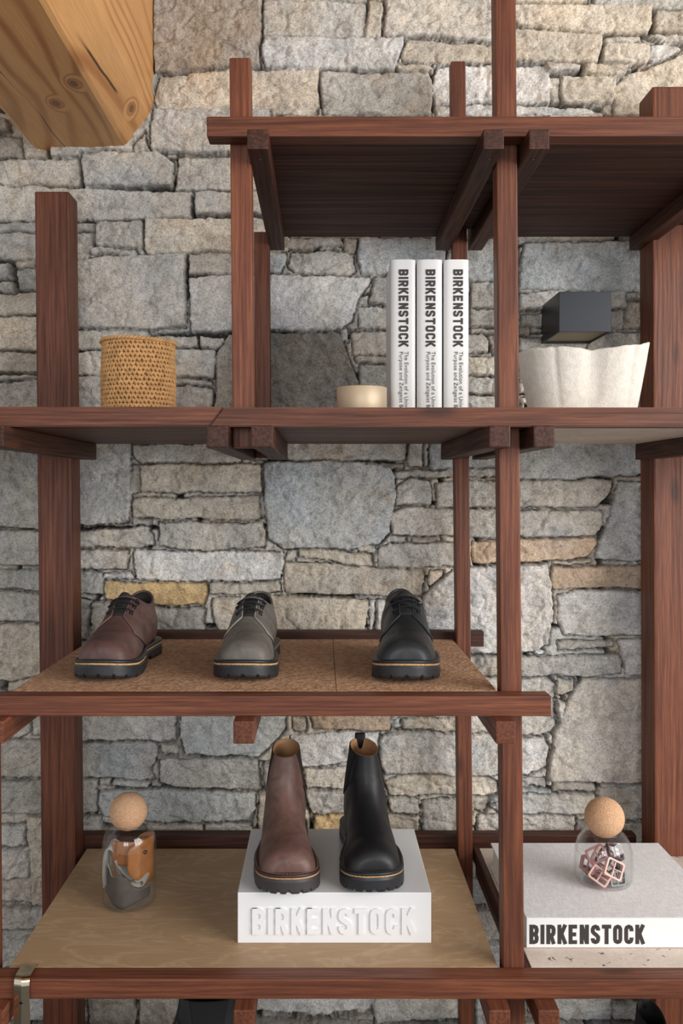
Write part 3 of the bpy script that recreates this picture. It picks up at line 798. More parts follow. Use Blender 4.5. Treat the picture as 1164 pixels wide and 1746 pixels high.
# ============================================================ STANDING BOOKS
def coated(name, col, rough=.5, spec=.4, bumps=None): return simple(name, col, rough, spec=spec, bumps=bumps)
BOOKW = coated('white_book_cloth', (228,227,225), .42, .5, (500, .12, .0004))
PAGES = NT('book_pages'); v = PAGES.coord(); PAGES.base(PAGES.mix(PAGES.maprange(PAGES.noise(PAGES.mapping(v, (1, 1, 1)), 900, 1), .3, .7, 0, 1), lin((205,196,180)), lin((232,226,214)))); PAGES.set(Roughness=.85); PAGES = PAGES.m
yb = 1.600; zb = .1245
for i, (xa, xb, top, lb) in enumerate(((666, 709, 443, 'upright white hardback on the middle shelf, leftmost of three, nearest the small metal tin'),
                                   (711, 754.5, 443, 'upright white hardback standing between two matching books on the middle shelf'),
                                   (757, 800, 443, 'upright white hardback on the middle shelf, nearest the slender right-hand post'))):
    x0, x1 = X(xa, yb), X(xb, yb)-.0006; hgt = Z(top, yb)-CZ-zb; wd = x1-x0
    t = thing('book', lb, 'book', ((x0+x1)/2, yb, CZ+zb+.0006), math.radians(-1.2), 'white hardbacks standing on the middle shelf')
    bm = bmesh.new(); G_ = []
    # boards and rounded spine in one wrap
    prof_ = [(wd/2-.003, .170)]
    outer = [(wd/2, .170), (wd/2, .010)]
    arc = [(wd/2*math.cos(a), .008-.008*math.sqrt(max(0, 1-abs(math.cos(a))**4))) for a in np.linspace(0.0, math.pi, 33)]
    outer += arc[0:] + [(-wd/2, .010), (-wd/2, .170)]
    inner = [(-wd/2+.003, .170), (-wd/2+.003, .012), (wd/2-.003, .012), (wd/2-.003, .170)]
    loop = outer+inner
    vb = [bm.verts.new((x, y, 0)) for x, y in loop]; vt = [bm.verts.new((x, y, hgt)) for x, y in loop]
    for k in range(len(loop)):
        j = (k+1) % len(loop); bm.faces.new((vb[k], vb[j], vt[j], vt[k]))
    bm.faces.new(vb[::-1]); bm.faces.new(vt)
    bmesh.ops.triangulate(bm, faces=[f for f in bm.faces if len(f.verts) > 4])
    obj('cover', bm, BOOKW, t)
    bm = bmesh.new(); box(bm, -wd/2+.0032, wd/2-.0032, .0125, .166, .004, hgt-.004, .0004, 1); obj('pages', bm, PAGES, t)
    # printed spine: reads downwards
    bm = bmesh.new(); tl = 132*yb/F; th = 16.5*yb/F
    ys = lambda x: .008-.008*math.sqrt(max(0, 1-abs(x/(wd/2))**4))-.00045
    xl = X(679.5+[0, 46, 93][i], yb)-(x0+x1)/2; ztop = hgt-(460-443)*yb/F
    word(bm, 'BIRKENSTOCK', th, tl, .0003, lambda u, vv, d: Vector((xl+vv, ys(xl+vv)-d, ztop-u)), .22, .14)
    obj('title_lettering', bm, INK, t)
    for (txt, dx) in (('The Evolution of a Universal', .0105), ('Purpose and Zeitgeist Brand', .0015)):
        xx = xl+dx; o = small_text('subtitle_lettering', txt, .0098, INK, t, (xx, ys(xx+.003)-.0006, hgt-(600-443)*yb/F), (math.pi/2, math.pi/2, 0), 1.04)

# ============================================================ WHITE DISPLAY BLOCK and LYING BOOK
WHT = simple('white_lacquer', (232,232,233), .28, spec=.5)
bx0, bx1, byf, byb, bzt = X(405, 1.4797), X(735, 1.4797), 1.4797, 1.758, -.660
blk = thing('display_block', 'white display block with raised lettering under the two ankle boots', 'display stand', ((bx0+bx1)/2, (byf+byb)/2, CZ-.7427))
bm = bmesh.new(); wx_ = (bx1-bx0)/2; wy_ = (byb-byf)/2; hz = .7427+bzt
box(bm, -wx_, wx_, -wy_, wy_, 0, hz, .0012, 2); obj('block_body', bm, WHT, blk)
bm = bmesh.new()
k_ = 1.4797/F; tx0 = X(430, 1.4797)-(bx0+bx1)/2; tz0 = CZ-(1592-PY)*k_-(CZ-.7427)
word(bm, 'BIRKENSTOCK', 44*k_, 277*k_, .0032, lambda u, vv, d: Vector((tx0+u, -wy_-d+.0002, tz0+vv)), .19, .10)
obj('raised_lettering', bm, WHT, blk)
# lying book
lf, lbk = 1.4645, 1.775
LINEN = NT('white_linen'); v = LINEN.coord()
wv = LINEN.noise(LINEN.mapping(v, (1, .08, 1)), 900, 2); wh = LINEN.noise(LINEN.mapping(v, (.08, 1, 1)), 900, 2)
LINEN.base(LINEN.mix(LINEN.maprange(LINEN.math('ADD', wv, wh), .8, 1.2, 0, 1), lin((214,212,214)), lin((236,234,235)))); LINEN.set(Roughness=.8)
LINEN.bump(LINEN.math('ADD', LINEN.math('ADD', wv, wh), LINEN.math('MULTIPLY', LINEN.noise(v, 60, 4, .6), .8)), .5, .0012); LINEN = LINEN.m
bk = thing('book', 'large white linen hardback lying flat on the stone slab under the squat jar', 'book', (.4945, lf, CZ-.7424))
xh = .1645; th_ = .0484
bm = bmesh.new()
box(bm, -xh, xh, 0, .3105, th_-.0035, th_, .0008, 2); box(bm, -xh, xh, 0, .3105, 0, .0035, .0008, 2)
obj('cover', bm, LINEN, bk)
bm = bmesh.new(); box(bm, -xh, xh, -.0012, .0028, .0004, th_-.0004, .0010, 2); obj('spine', bm, BOOKW, bk)
bm = bmesh.new(); box(bm, -xh+.004, xh-.004, .0032, .3055, .0036, th_-.0036, 0); obj('pages', bm, PAGES, bk)
bm = bmesh.new(); k_ = lf/F; tx0 = X(902, lf)-.4945; tz0 = -(1609-PY)*k_+.7424
word(bm, 'BIRKENSTOCK', 33*k_, 196*k_, .0003, lambda u, vv, d: Vector((tx0+u, -.0012-d, tz0+vv)), .20, .10)
obj('title_lettering', bm, INK, bk)

# ============================================================ CROCHET BASKET
def basket():
    Yc = 1.60; r = .5*(293-162)/F*1.545; cx = X(228, 1.56); h = Z(577, 1.545)-CZ-.1245
    t = thing('crochet_basket', 'round crocheted tan raffia basket beside the thick left post', 'basket', (cx, Yc, CZ+.1245))
    R = simple('raffia', (200,154,102), .75, var=.2, vscale=60, spec=.3)
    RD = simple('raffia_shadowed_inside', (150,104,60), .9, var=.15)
    bm = bmesh.new(); rows = 17; n = 54
    def ell(c, ax, la, lb, lc):
        ax = ax.normalized(); nrm = Vector((c.x, c.y, 0)).normalized(); sd = ax.cross(nrm).normalized(); G_ = []
        for i in range(6):
            ph = math.pi*i/5-math.pi/2
            if i in (0, 5): G_.append([bm.verts.new(c+ax*la*math.sin(ph))]*1); continue
            G_.append([bm.verts.new(c+ax*la*math.sin(ph)+(sd*math.cos(a)*lb+nrm*math.sin(a)*lc)*math.cos(ph)) for a in [2*math.pi*k/6 for k in range(6)]])
        for a, b_ in zip(G_, G_[1:]):
            for k in range(6):
                k2 = (k+1) % 6
                if len(a) == 1: bm.faces.new((a[0], b_[k2], b_[k]))
                elif len(b_) == 1: bm.faces.new((a[k], a[k2], b_[0]))
                else: bm.faces.new((a[k], a[k2], b_[k2], b_[k]))
    rj = random.Random(3)
    for j in range(rows):
        z = h*(j+.5)/rows
        for i in range(n):
            a = 2*math.pi*(i+.37*j+rj.uniform(-.16, .16))/n
            rr = r-.002+rj.uniform(-.0007, .0007)-.004*abs(z/h-.5)
            for s in (-1, 1):
                aa = a+s*.024; c = Vector((rr*math.cos(aa), rr*math.sin(aa), z+rj.uniform(-.0004, .0004)))
                tang = Vector((-math.sin(aa), math.cos(aa), 0))
                ell(c, tang*s*(.62+rj.uniform(-.15, .15))+Vector((0, 0, 1)), .0052+rj.uniform(-.0005, .0005), .0027, .0026)
    obj('woven_wall', bm, R, t, True)
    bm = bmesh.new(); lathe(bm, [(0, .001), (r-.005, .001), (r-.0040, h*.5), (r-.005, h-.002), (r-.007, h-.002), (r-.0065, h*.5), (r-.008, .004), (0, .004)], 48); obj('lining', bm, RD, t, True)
    bm = bmesh.new(); pts1 = []; pts2 = []
    for k in range(220):
        a = 2*math.pi*k/220; ph = a*30
        base = lambda q: Vector(((r-.0018+.0020*math.cos(q))*math.cos(a), (r-.0018+.0020*math.cos(q))*math.sin(a), h+.0005+.0018*math.sin(q)+.0012*math.sin(2*a)))
        pts1.append(base(ph)); pts2.append(base(ph+math.pi))
    tube(bm, pts1, .0024, 6, closed=True); tube(bm, pts2, .0024, 6, closed=True)
    obj('braided_rim', bm, R, t, True)
basket()

# ============================================================ METAL TIN
tin = thing('candle_tin', 'small round champagne coloured metal tin left of the upright books', 'tin', (X(617, 1.55), 1.56, CZ+.1242))
CH = NT('champagne_metal'); CH.base(lin((206,186,158))); CH.set(Roughness=.5, Metallic=.35); CH = CH.m
bm = bmesh.new(); r = .5*(660-573)/F*1.53; h = Z(658.5, 1.535)-CZ-.1242
lathe(bm, [(0, .0), (r-.001, 0), (r, .001), (r, h-.001), (r-.0008, h), (r-.0018, h-.0005), (r-.0018, .006), (0, .006)], 64); obj('tin_body', bm, CH, tin, True)
bm = bmesh.new(); lathe(bm, [(0, .0062), (r-.002, .0062), (r-.002, h*.7), (0, h*.72)], 48); obj('wax', bm, simple('candle_wax', (235,228,214), .5), tin, True)

# ============================================================ WHITE TEXTURED VESSEL
def vessel():
    Yc = 1.585; cx = X(999, 1.56); t = .0035
    h = Z(592, 1.51)-CZ-.1245
    M = NT('rough_white_paper'); v = M.coord(); n = M.noise(v, 90, 5, .7); n2 = M.noise(v, 420, 3, .7)
    M.base(M.mix(M.maprange(n, .3, .7, 0, 1), lin((204,197,187)), lin((222,217,208)))); M.set(Roughness=.92, Specular_IOR_Level=.15)
    M.bump(M.math('ADD', n, M.math('MULTIPLY', n2, .7)), .8, .0022); M = M.m
    bm = bmesh.new(); G_ = []; nu = 160; nz = 30
    a0, b0, a1, b1 = .086, .060, .110, .070
    creases = [(-1.57, .012, .045), (-1.82, -.0035, .16), (-1.30, -.0045, .14), (-1.02, .0035, .07), (-2.02, .0025, .05), (.6, .006, .08), (2.4, .006, .08)]
    for j in range(nz+1):
        f = j/nz; ring = []
        for i in range(nu):
            th = 2*math.pi*i/nu
            a = a0+(a1-a0)*f**.9; b_ = b0+(b1-b0)*f**.8
            ex = .62; cx_ = math.copysign(abs(math.cos(th))**ex, math.cos(th)); sy = math.copysign(abs(math.sin(th))**ex, math.sin(th))
            dr = 0
            for (tc, am, wd) in creases:
                dd = (th-tc+math.pi) % (2*math.pi)-math.pi; dr += am*math.exp(-(dd/wd)**2)*(.25+.75*f)
            x, y = a*cx_, b_*sy; L = math.hypot(x, y); x -= x/L*dr; y -= y/L*dr
            # rim: rises to the right, dips at the crease
            rim = h+.016*max(0, cx_)**2*(1 if sy < .6 else .6)-.004*math.exp(-((cx_+.05)/.10)**2)-.002*cx_+.0008*math.sin(9*th)+.0005*math.sin(23*th)
            nn = mnoise.noise(Vector((x*28, y*28, f*4)))*.0014*(.4+f)
            ring.append(bm.verts.new((x*(1+nn*4), y*(1+nn*4)+nn, .0005+rim*f)))
        G_.append(ring)
    grid_faces(bm, G_, True); bm.faces.new(G_[0][::-1])
    o = obj('paper_vessel', bm, M, smooth=True, loc=(cx, Yc, CZ+.1245)); solidify(o, t, -1)
    tag(o, 'wide white rough textured vessel with a creased front and wavy rim', 'bowl')
vessel()

# ============================================================ WALL LAMP
def wall_lamp():
    y0, y1 = 1.815, 1.955; x0, x1 = X(953, y0), X(1042, y0); zt, zb_ = Z(497, y0), Z(566, y0)
    t = thing('wall_light', 'matte black box shaped wall light fixed to the stones above the white vessel', 'lamp', ((x0+x1)/2, y1, zb_))
    M = NT('black_anodised'); M.base(lin((36,39,45))); M.set(Roughness=.38, Metallic=.35); M = M.m
    hx = (x1-x0)/2; H_ = zt-zb_; D_ = y1-y0
    bm = bmesh.new(); th = .003
    for (a, b_, c, d) in ((-hx, hx, -D_, -D_+th), (-hx, hx, -th, 0.012), (-hx, -hx+th, -D_+th, -th), (hx-th, hx, -D_+th, -th)):
        box(bm, a, b_, c, d, 0, H_, .0006, 1)
    obj('lamp_housing', bm, M, t)
    bm = bmesh.new(); box(bm, -hx+th, hx-th, -D_+th, -th, .004, .007); box(bm, -hx+th, hx-th, -D_+th, -th, H_-.008, H_-.005)
    obj('diffuser', bm, simple('frosted_diffuser', (150,140,112), .5), t)
wall_lamp()

# ============================================================ SHOES
def leather(name, col, hi, rough=.45, scale=35):
    t = NT(name); v = t.coord()
    n = t.noise(v, scale, 5, .6, .5); g = t.noise(v, 900, 2, .6)
    t.base(t.mix(t.maprange(n, .35, .72, 0, 1), lin(col), lin(hi))); t.link(t.maprange(n, .3, .7, rough+.1, rough-.06), t.b.inputs['Roughness'])
    t.set(Specular_IOR_Level=.45); t.bump(t.math('ADD', g, t.math('MULTIPLY', n, .6)), .12, .0006); return t.m
RUB = simple('black_rubber', (34,36,40), .48, bumps=(300, .1, .0005))
RUBB = simple('brown_grey_rubber', (58,52,52), .55)
WELT = simple('black_welt', (30,30,32), .45); WELTB = simple('brown_welt', (58,36,32), .5)
LACE = simple('black_lace', (22,22,24), .75, bumps=(1200, .5, .0004))
EYE = NT('gunmetal'); EYE.base(lin((60,60,64))); EYE.set(Metallic=1.0, Roughness=.3); EYE = EYE.m
CORKM = cork('cork_midsole', 2.0, (176,130,88), (214,176,132), (90,58,36))
TANL = simple('tan_lining', (196,150,108), .7, var=.06)
BLKL = simple('black_lining', (30,26,25), .8)
L_ = .300
def hw(y):
    base = np.interp(y, [0, .05, .09, .12, .15, .18, .22, .26, .30], [.0500, .0535, .0545, .0520, .0460, .0410, .0395, .0400, .0400])
    e1 = (1-(1-min(y/.062, 1))**2.3)**(1/2.3); yy = L_-y; e2 = (1-(1-min(max(yy, 0)/.045, 1))**2.2)**(1/2.2)
    return base*e1*e2
def cxs(y, side): return side*float(np.interp(y, [0, .05, .11, .17, .22, .30], [.006, .004, -.001, -.004, -.001, .001]))
def spring(y): return .009*max(0, (.075-y)/.075)**1.8
def outline(side, grow=0.0, n=72):
    pts = []
    for k in range(n+1):
        y = L_*(1-math.cos(math.pi*k/n))/2; pts.append((cxs(y, side)+hw(y), y))
    for k in range(n-1, 0, -1):
        y = L_*(1-math.cos(math.pi*k/n))/2; pts.append((cxs(y, side)-hw(y), y))
    out = []; N = len(pts)
    for i in range(N):
        a, b_ = Vector(pts[i-1]), Vector(pts[(i+1) % N]); t = (b_-a).normalized(); nrm = Vector((t.y, -t.x))
        out.append((pts[i][0]+nrm.x*grow, pts[i][1]+nrm.y*grow))
    return out
def layer(bm, side, rows, cap=True):
    """rows of (grow, z or callable(i, y)) stacked into a closed slab"""
    G_ = []
    for (g, z) in rows:
        o = outline(side, g); G_.append([bm.verts.new((x, y, (z(i, y) if callable(z) else z)+spring(y))) for i, (x, y) in enumerate(o)])
    grid_faces(bm, G_, True)
    if cap: bm.faces.new(G_[0][::-1]); bm.faces.new(G_[-1])
def upper_rings(keys, side, nt=56, nu=48, dip=0.0):
    K = catmull(keys, nt); G_ = []
    for j, (ty, tz, by, bz, W_, dome) in enumerate(K):
        ring = []; dome = min(max(dome, 0), 1); W_ = max(W_, .001)
        for i in range(nu):
            u = 2*math.pi*i/nu; q = (1-math.cos(u))/2; sg = 1 if math.sin(u) >= 0 else -1
            wo = (max(0, 1-abs(2*q-1)**2.25))**(1/2.25); wd = (max(0, 1-(1-q)**2.1))**(1/2.0)*(1-.05*q)
            wv_ = W_*(wo*(1-dome)+wd*dome)
            y = ty+(by-ty)*q; z = tz+(bz-tz)*q
            x = cxs(max(0, min(L_, y)), side)*(1 if j < nt*.7 else .5)+sg*wv_
            k_ = max(0.0, (j/(nt-1)-.62)/.38)
            ring.append(Vector((x, y, z+spring(y)-dip*k_**1.5*math.sin(u)**2)))
        G_.append(ring)
    return G_
def surf_normal(G_, j, i):
    n = len(G_[0]); a = G_[j][(i+1) % n]-G_[j][i-1]; b_ = G_[min(j+1, len(G_)-1)][i]-G_[max(j-1, 0)][i]
    nn = a.cross(b_)
    if nn.length < 1e-12: return Vector((0, 0, 1))
    nn.normalize(); c = sum(G_[j], Vector())/n
    if nn.dot(G_[j][i]-c) < 0: nn = -nn
    return nn
def P_at(G_, t, u, off=0.0):
    nt, nu = len(G_), len(G_[0]); ft = t*(nt-1); fu = (u/(2*math.pi)*nu) % nu
    j = min(int(ft), nt-2); a = ft-j; i = int(fu) % nu; b_ = fu-int(fu); i2 = (i+1) % nu
    p = (G_[j][i]*(1-b_)+G_[j][i2]*b_)*(1-a)+(G_[j+1][i]*(1-b_)+G_[j+1][i2]*b_)*a
    if off:
        n = (surf_normal(G_, j, i)*(1-b_)+surf_normal(G_, j, i2)*b_)*(1-a)+(surf_normal(G_, j+1, i)*(1-b_)+surf_normal(G_, j+1, i2)*b_)*a
        p = p+n.normalized()*off
    return p
def patch(bm, G_, fn, nj=26, nk=18, off=.0016):
    """fn(a, b) -> (t, u)"""
    V_ = [[bm.verts.new(P_at(G_, *fn(a/nj, b_/nk), off)) for b_ in range(nk+1)] for a in range(nj+1)]
    grid_faces(bm, V_)
def sole(t, side, hgt, rub, welt, lug_n, lug_h, cork_h=.0028, stitches=False):
    hz = hgt
    def bottom(i, y):
        arch = .010*math.exp(-((y-.190)/.013)**2)
        return arch
    def bottom_lug(i, y):
        return bottom(i, y)+(lug_h if (i % lug_n) == 0 and abs(y-.19) > .02 else 0)
    bm = bmesh.new()
    layer(bm, side, [(-.006, lambda i, y: bottom(i, y)+.002), (-.0012, bottom_lug), (.0, lambda i, y: bottom_lug(i, y)+.0012), (.0008, lambda i, y: max(.004, bottom_lug(i, y)+.002)), (.0005, hz*.52), (-.0012, hz*.66)])
    obj('outsole', bm, rub, t, False)
    bm = bmesh.new(); layer(bm, side, [(-.003, hz*.64), (-.0004, hz*.655), (-.0002, hz*.655+cork_h), (-.003, hz*.66+cork_h)]); obj('cork_strip', bm, CORKM, t, True)
    z0 = hz*.655+cork_h*.9
    bm = bmesh.new(); layer(bm, side, [(-.003, z0), (.0000, z0+.0006), (.0004, z0+.003), (-.0006, z0+.0052), (-.003, z0+.0062), (-.010, z0+.0064)]); obj('welt', bm, welt, t, True)
    if stitches:
        bm = bmesh.new(); o = outline(side, -.0028, 72)
        for i, (x, y) in enumerate(o):
            if y < .20 and i % 1 == 0:
                x2, y2 = o[(i+1) % len(o)]; a = Vector((x, y, z0+.0064+spring(y))); b_ = Vector((x2, y2, z0+.0064+spring(y2)))
                tube(bm, [a.lerp(b_, .12), a.lerp(b_, .5)+Vector((0, 0, .0006)), a.lerp(b_, .78)], .0007, 5)
        obj('stitching', bm, stitches, t, True)
def derby(label, x, y, zrel, rz, side, lm, piping, sc=1.0):
    t = thing('derby_shoe', label, 'shoe', (x, y, CZ+zrel), rz); t.scale = (sc, sc, sc)
    sole(t, side, .031, RUB, WELT, 6, .005)
    keys = [(.0135,.041,.0130,.024,.014,1),(.0165,.050,.014,.024,.030,1),(.028,.061,.024,.024,.0410,1),(.050,.068,.048,.024,.0470,1),(.080,.0725,.085,.024,.0490,1),
            (.110,.081,.128,.024,.0465,.95),(.134,.0925,.175,.024,.0420,.75),(.150,.1025,.225,.024,.0395,.5),(.160,.1095,.268,.027,.0380,.3),(.166,.1125,.2885,.050,.0350,.12),(.170,.1150,.2890,.078,.0315,.05),(.172,.1170,.2850,.1130,.0275,0)]
    G_ = upper_rings(keys, side, dip=.020)
    bm = bmesh.new(); V_ = [[bm.verts.new(p) for p in r] for r in G_]; grid_faces(bm, V_, True); bm.faces.new(V_[0])
    up = obj('upper', bm, lm, t, True)
    # dip of the collar sides is cut by a dark lining bowl
    bm = bmesh.new(); rim = G_[-1]; c = sum(rim, Vector())/len(rim)
    V_ = []
    for f, dz in ((1.0, .0006), (.90, .0), (.84, -.010), (.80, -.030), (.78, -.055)): V_.append([bm.verts.new(c+(p-c)*f+Vector((0, 0, dz))) for p in rim])
    grid_faces(bm, V_, True); bm.faces.new(V_[-1]); obj('lining', bm, BLKL, t, True)
    bm = bmesh.new(); tube(bm, [p+Vector((0, 0, .0005)) for p in rim], .0026, 8, closed=True); obj('collar', bm, BLKL if piping is None else lm, t, True)
    # quarters with the open lacing
    t0 = .515
    for s in (1, -1):
        def fn(a, b_, s=s):
            u = (.30+.16*(1-a)*0)+b_*(2.75-.30)              # down the side
            tf = t0-.085*min(1, (u-.30)/.85)**.8+.14*max(0, (u-1.15)/1.5)**1.3
            tt = tf+(1.0-tf)*a
            u2 = u if u > .30 else .30
            return (min(tt, .999), s*u2 % (2*math.pi))
        bm = bmesh.new(); patch(bm, G_, fn, 30, 24, .0010); q = obj('quarter', bm, lm, t, True); solidify(q, .0018, 0)
        bm = bmesh.new(); edge = [P_at(G_, *fn(1.0-k/24, 0), .0019) for k in range(25)]+[P_at(G_, *fn(0, k/24), .0019) for k in range(1, 19)]
        tube(bm, edge, .0009, 6); obj('piping', bm, piping or lm, q, True)
        # two stitch rows along the edge
        bm = bmesh.new()
        for (da, db) in ((.03, .02),):
            e2 = [P_at(G_, *fn(da, .03+k/40), .0021) for k in range(26)]
            for k in range(0, 25): tube(bm, [e2[k].lerp(e2[k+1], .15), e2[k].lerp(e2[k+1], .7)], .0004, 4)
        obj('stitching', bm, piping or lm, q)
        for k, tt in enumerate((.57, .665, .765, .885)):
            p = P_at(G_, tt, s*.56, .0022); n = (P_at(G_, tt, s*.56, .004)-p).normalized()
            bm = bmesh.new(); sd = n.orthogonal().normalized(); up_ = n.cross(sd)
            ring = [p+(sd*math.cos(a)+up_*math.sin(a))*.0030 for a in [2*math.pi*m/14 for m in range(14)]]
            tube(bm, ring, .0010, 6, closed=True); obj('eyelet', bm, EYE, q, True)
    # tongue tip
    bm = bmesh.new()
    V_ = [[bm.verts.new(P_at(G_, .52+.47*a/14, (b_/8-.5)*.80, .0006)) for b_ in range(9)] for a in range(15)]
    V_.append([bm.verts.new(P_at(G_, .999, (b_/8-.5)*.76, .0006)+Vector((0, -.003, .008*math.cos((b_/8-.5)*2.6)))) for b_ in range(9)])
    grid_faces(bm, V_); o = obj('tongue', bm, BLKL, t, True); solidify(o, .0022, 0)
    # laces
    bm = bmesh.new()
    for m_, tt in enumerate((.57, .665, .765)):
        pts = [P_at(G_, tt+.016*math.cos(u*2)+.02*u, u, .0036+.0025*math.cos(u*1.8)) for u in np.linspace(-.62, .62, 15)]
        tube(bm, pts, .0017, 8, flat=.7)
        if m_ < 2:
            for s in (1, -1):
                pts = [P_at(G_, tt+.10*k/8, s*(.34-.68*k/8), .0022+.001*s) for k in range(9)]
                tube(bm, pts, .0013, 7, flat=.7)
    obj('laces', bm, LACE, t, True)
    return t
def chelsea(label, x, y, zrel, rz, side, lm, rub, welt, stitch, elastic, lining, tabmat, sc=1.0, name='ankle_boot'):
    t = thing(name, label, 'boot', (x, y, CZ+zrel), rz); t.scale = (sc, sc, sc)
    sole(t, side, .036, rub, welt, 5, .0065, .0022, stitch)
    keys = [(.0140,.042,.0135,.026,.014,1),(.0165,.053,.0145,.026,.031,1),(.027,.065,.024,.026,.0425,1),(.046,.0725,.044,.026,.0480,1),(.072,.077,.078,.026,.0490,1),
            (.100,.086,.120,.026,.0465,.95),(.123,.100,.166,.026,.0425,.8),(.139,.117,.213,.026,.0400,.55),(.148,.132,.258,.030,.0385,.3),(.153,.146,.280,.052,.0362,.12),(.156,.158,.2780,.090,.0330,.0),(.158,.169,.2720,.130,.0295,0),(.159,.177,.2690,.162,.0262,0),(.1595,.1815,.2685,.1855,.0240,0)]
    G_ = upper_rings(keys, side, 64, 48)
    bm = bmesh.new(); V_ = [[bm.verts.new(p) for p in r] for r in G_]; grid_faces(bm, V_, True); bm.faces.new(V_[0]); obj('upper', bm, lm, t, True)
    rim = G_[-1]; c = sum(rim, Vector())/len(rim)
    bm = bmesh.new(); V_ = []
    for j, (f, dz) in enumerate(((1.0, .0004), (.965, .0008), (.93, -.001), (.92, -.03), (.91, -.07), (.90, -.12))): V_.append([bm.verts.new(c+(p-c)*f+Vector((0, 0, dz))) for p in rim])
    grid_faces(bm, V_, True); bm.faces.new(V_[-1]); obj('lining', bm, lining, t, True)
    for s in (1, -1):
        def fn(a, b_, s=s):
            tt = .70+.297*a; wdt = .30+.42*a**.8
            return (tt, s*(1.62-.12*(1-a)+(b_-.5)*2*wdt) % (2*math.pi))
        bm = bmesh.new(); patch(bm, G_, fn, 26, 16, .0007); g = obj('elastic_gusset', bm, elastic, t, True); solidify(g, .0014, 0)
    # pull tab at the back of the collar
    if tabmat is None: return t
    bm = bmesh.new(); pb = G_[-1][24]
    prof_ = [(.0045, -.030), (.0030, .0), (.002, .006), (-.0015, .0095), (-.005, .006), (-.0045, -.006), (-.0035, -.020)]
    V_ = [[bm.verts.new(pb+Vector((xx, dy, dz))) for xx in (-.0095, -.003, .003, .0095)] for dy, dz in prof_]
    grid_faces(bm, V_); o = obj('pull_tab', bm, tabmat, t, True); solidify(o, .0016, 0)
    return t
BRL = leather('brown_nubuck', (78,54,51), (104,76,71), .48); GRL = leather('grey_nubuck', (92,86,80), (116,110,102), .5)
BKL = leather('black_nubuck', (34,36,38), (46,48,51), .45); BRL2 = leather('brown_oiled_leather', (92,66,58), (120,90,80), .48)
BKL2 = leather('black_smooth_leather', (22,22,24), (28,28,30), .45)
PIP_B = simple('brown_edge', (120,96,88), .6); PIP_G = simple('grey_edge', (165,160,150), .6); PIP_K = simple('black_edge', (62,64,66), .6)
zc = -.3128
toeY = .313*F/330
derby('reddish brown leather lace-up shoe on the cork, beside the thick left post', -.369, toeY-.002, zc, math.radians(-4.5), 1, BRL, PIP_B, 1.02)
derby('grey leather lace-up shoe on the cork between the brown and the black shoe', -.1355, toeY-.002, zc, math.radians(-3.0), 1, GRL, PIP_G, 1.01)
derby('black leather lace-up shoe on the cork, nearest the slender right-hand posts', X(695, toeY)+.003, toeY-.012, zc, math.radians(-1.8), -1, BKL, PIP_K, 1.05)
ELB = NT('black_elastic'); v = ELB.coord(); nn = ELB.noise(ELB.mapping(v, (1, 1, .02)), 1500, 1); ELB.base(lin((22,21,22))); ELB.set(Roughness=.85); ELB.bump(nn, .8, .001); ELB = ELB.m
chelsea('brown leather ankle boot standing on the white block', X(486, 1.455), 1.452, -.6598, math.radians(1.8), 1, BRL2, RUBB, WELTB, simple('brown_thread', (120,92,80), .7), simple('dark_brown_elastic', (40,28,26), .85), TANL, None)
chelsea('black leather ankle boot standing on the white block', X(637, 1.462)+.0075, 1.460, -.6598, math.radians(4.0), -1, BKL2, RUB, WELT, simple('black_thread', (52,50,50), .7), ELB, TANL, LACE, 1.0)
# boots on the shelf below, only their tops reach into the picture
chelsea('black ankle boot with ribbed elastic side on the lowest shelf, left of centre', X(357, 1.62)-.22, 1.66, -1.1118, math.radians(-90), 1, BKL2, RUB, WELT, None, ELB, BLKL, LACE, 1.0)
chelsea('black ankle boot on the lowest shelf near the thick right post', X(1092, 1.64), 1.46, -1.1118, math.radians(-6), -1, BKL2, RUB, WELT, None, ELB, BLKL, LACE, .86)

# ============================================================ GLASS JARS
def glass():
    t = NT('clear_glass'); n = t.n; tr = n.new('ShaderNodeBsdfTransparent'); tr.inputs[0].default_value = (.985, .988, .986, 1)
    gl = n.new('ShaderNodeBsdfGlossy'); gl.inputs['Roughness'].default_value = .015
    fr = n.new('ShaderNodeFresnel'); fr.inputs['IOR'].default_value = 1.45
    lw = n.new('ShaderNodeLayerWeight'); lw.inputs['Blend'].default_value = .25
    mx = n.new('ShaderNodeMixShader'); lw.inputs['Blend'].default_value = .5; t.link(t.math('ADD', t.math('MULTIPLY', t.math('POWER', lw.outputs['Facing'], 4.0), .55), .035), mx.inputs[0]); n.remove(fr); t.link(tr.outputs[0], mx.inputs[1]); t.link(gl.outputs[0], mx.inputs[2])
    t.link(mx.outputs[0], n['Material Output'].inputs[0]); n.remove(t.b); return t.m
GL = glass()
STOP = cork('cork_stopper', 1.6, (192,148,112), (212,172,138), (150,108,76))
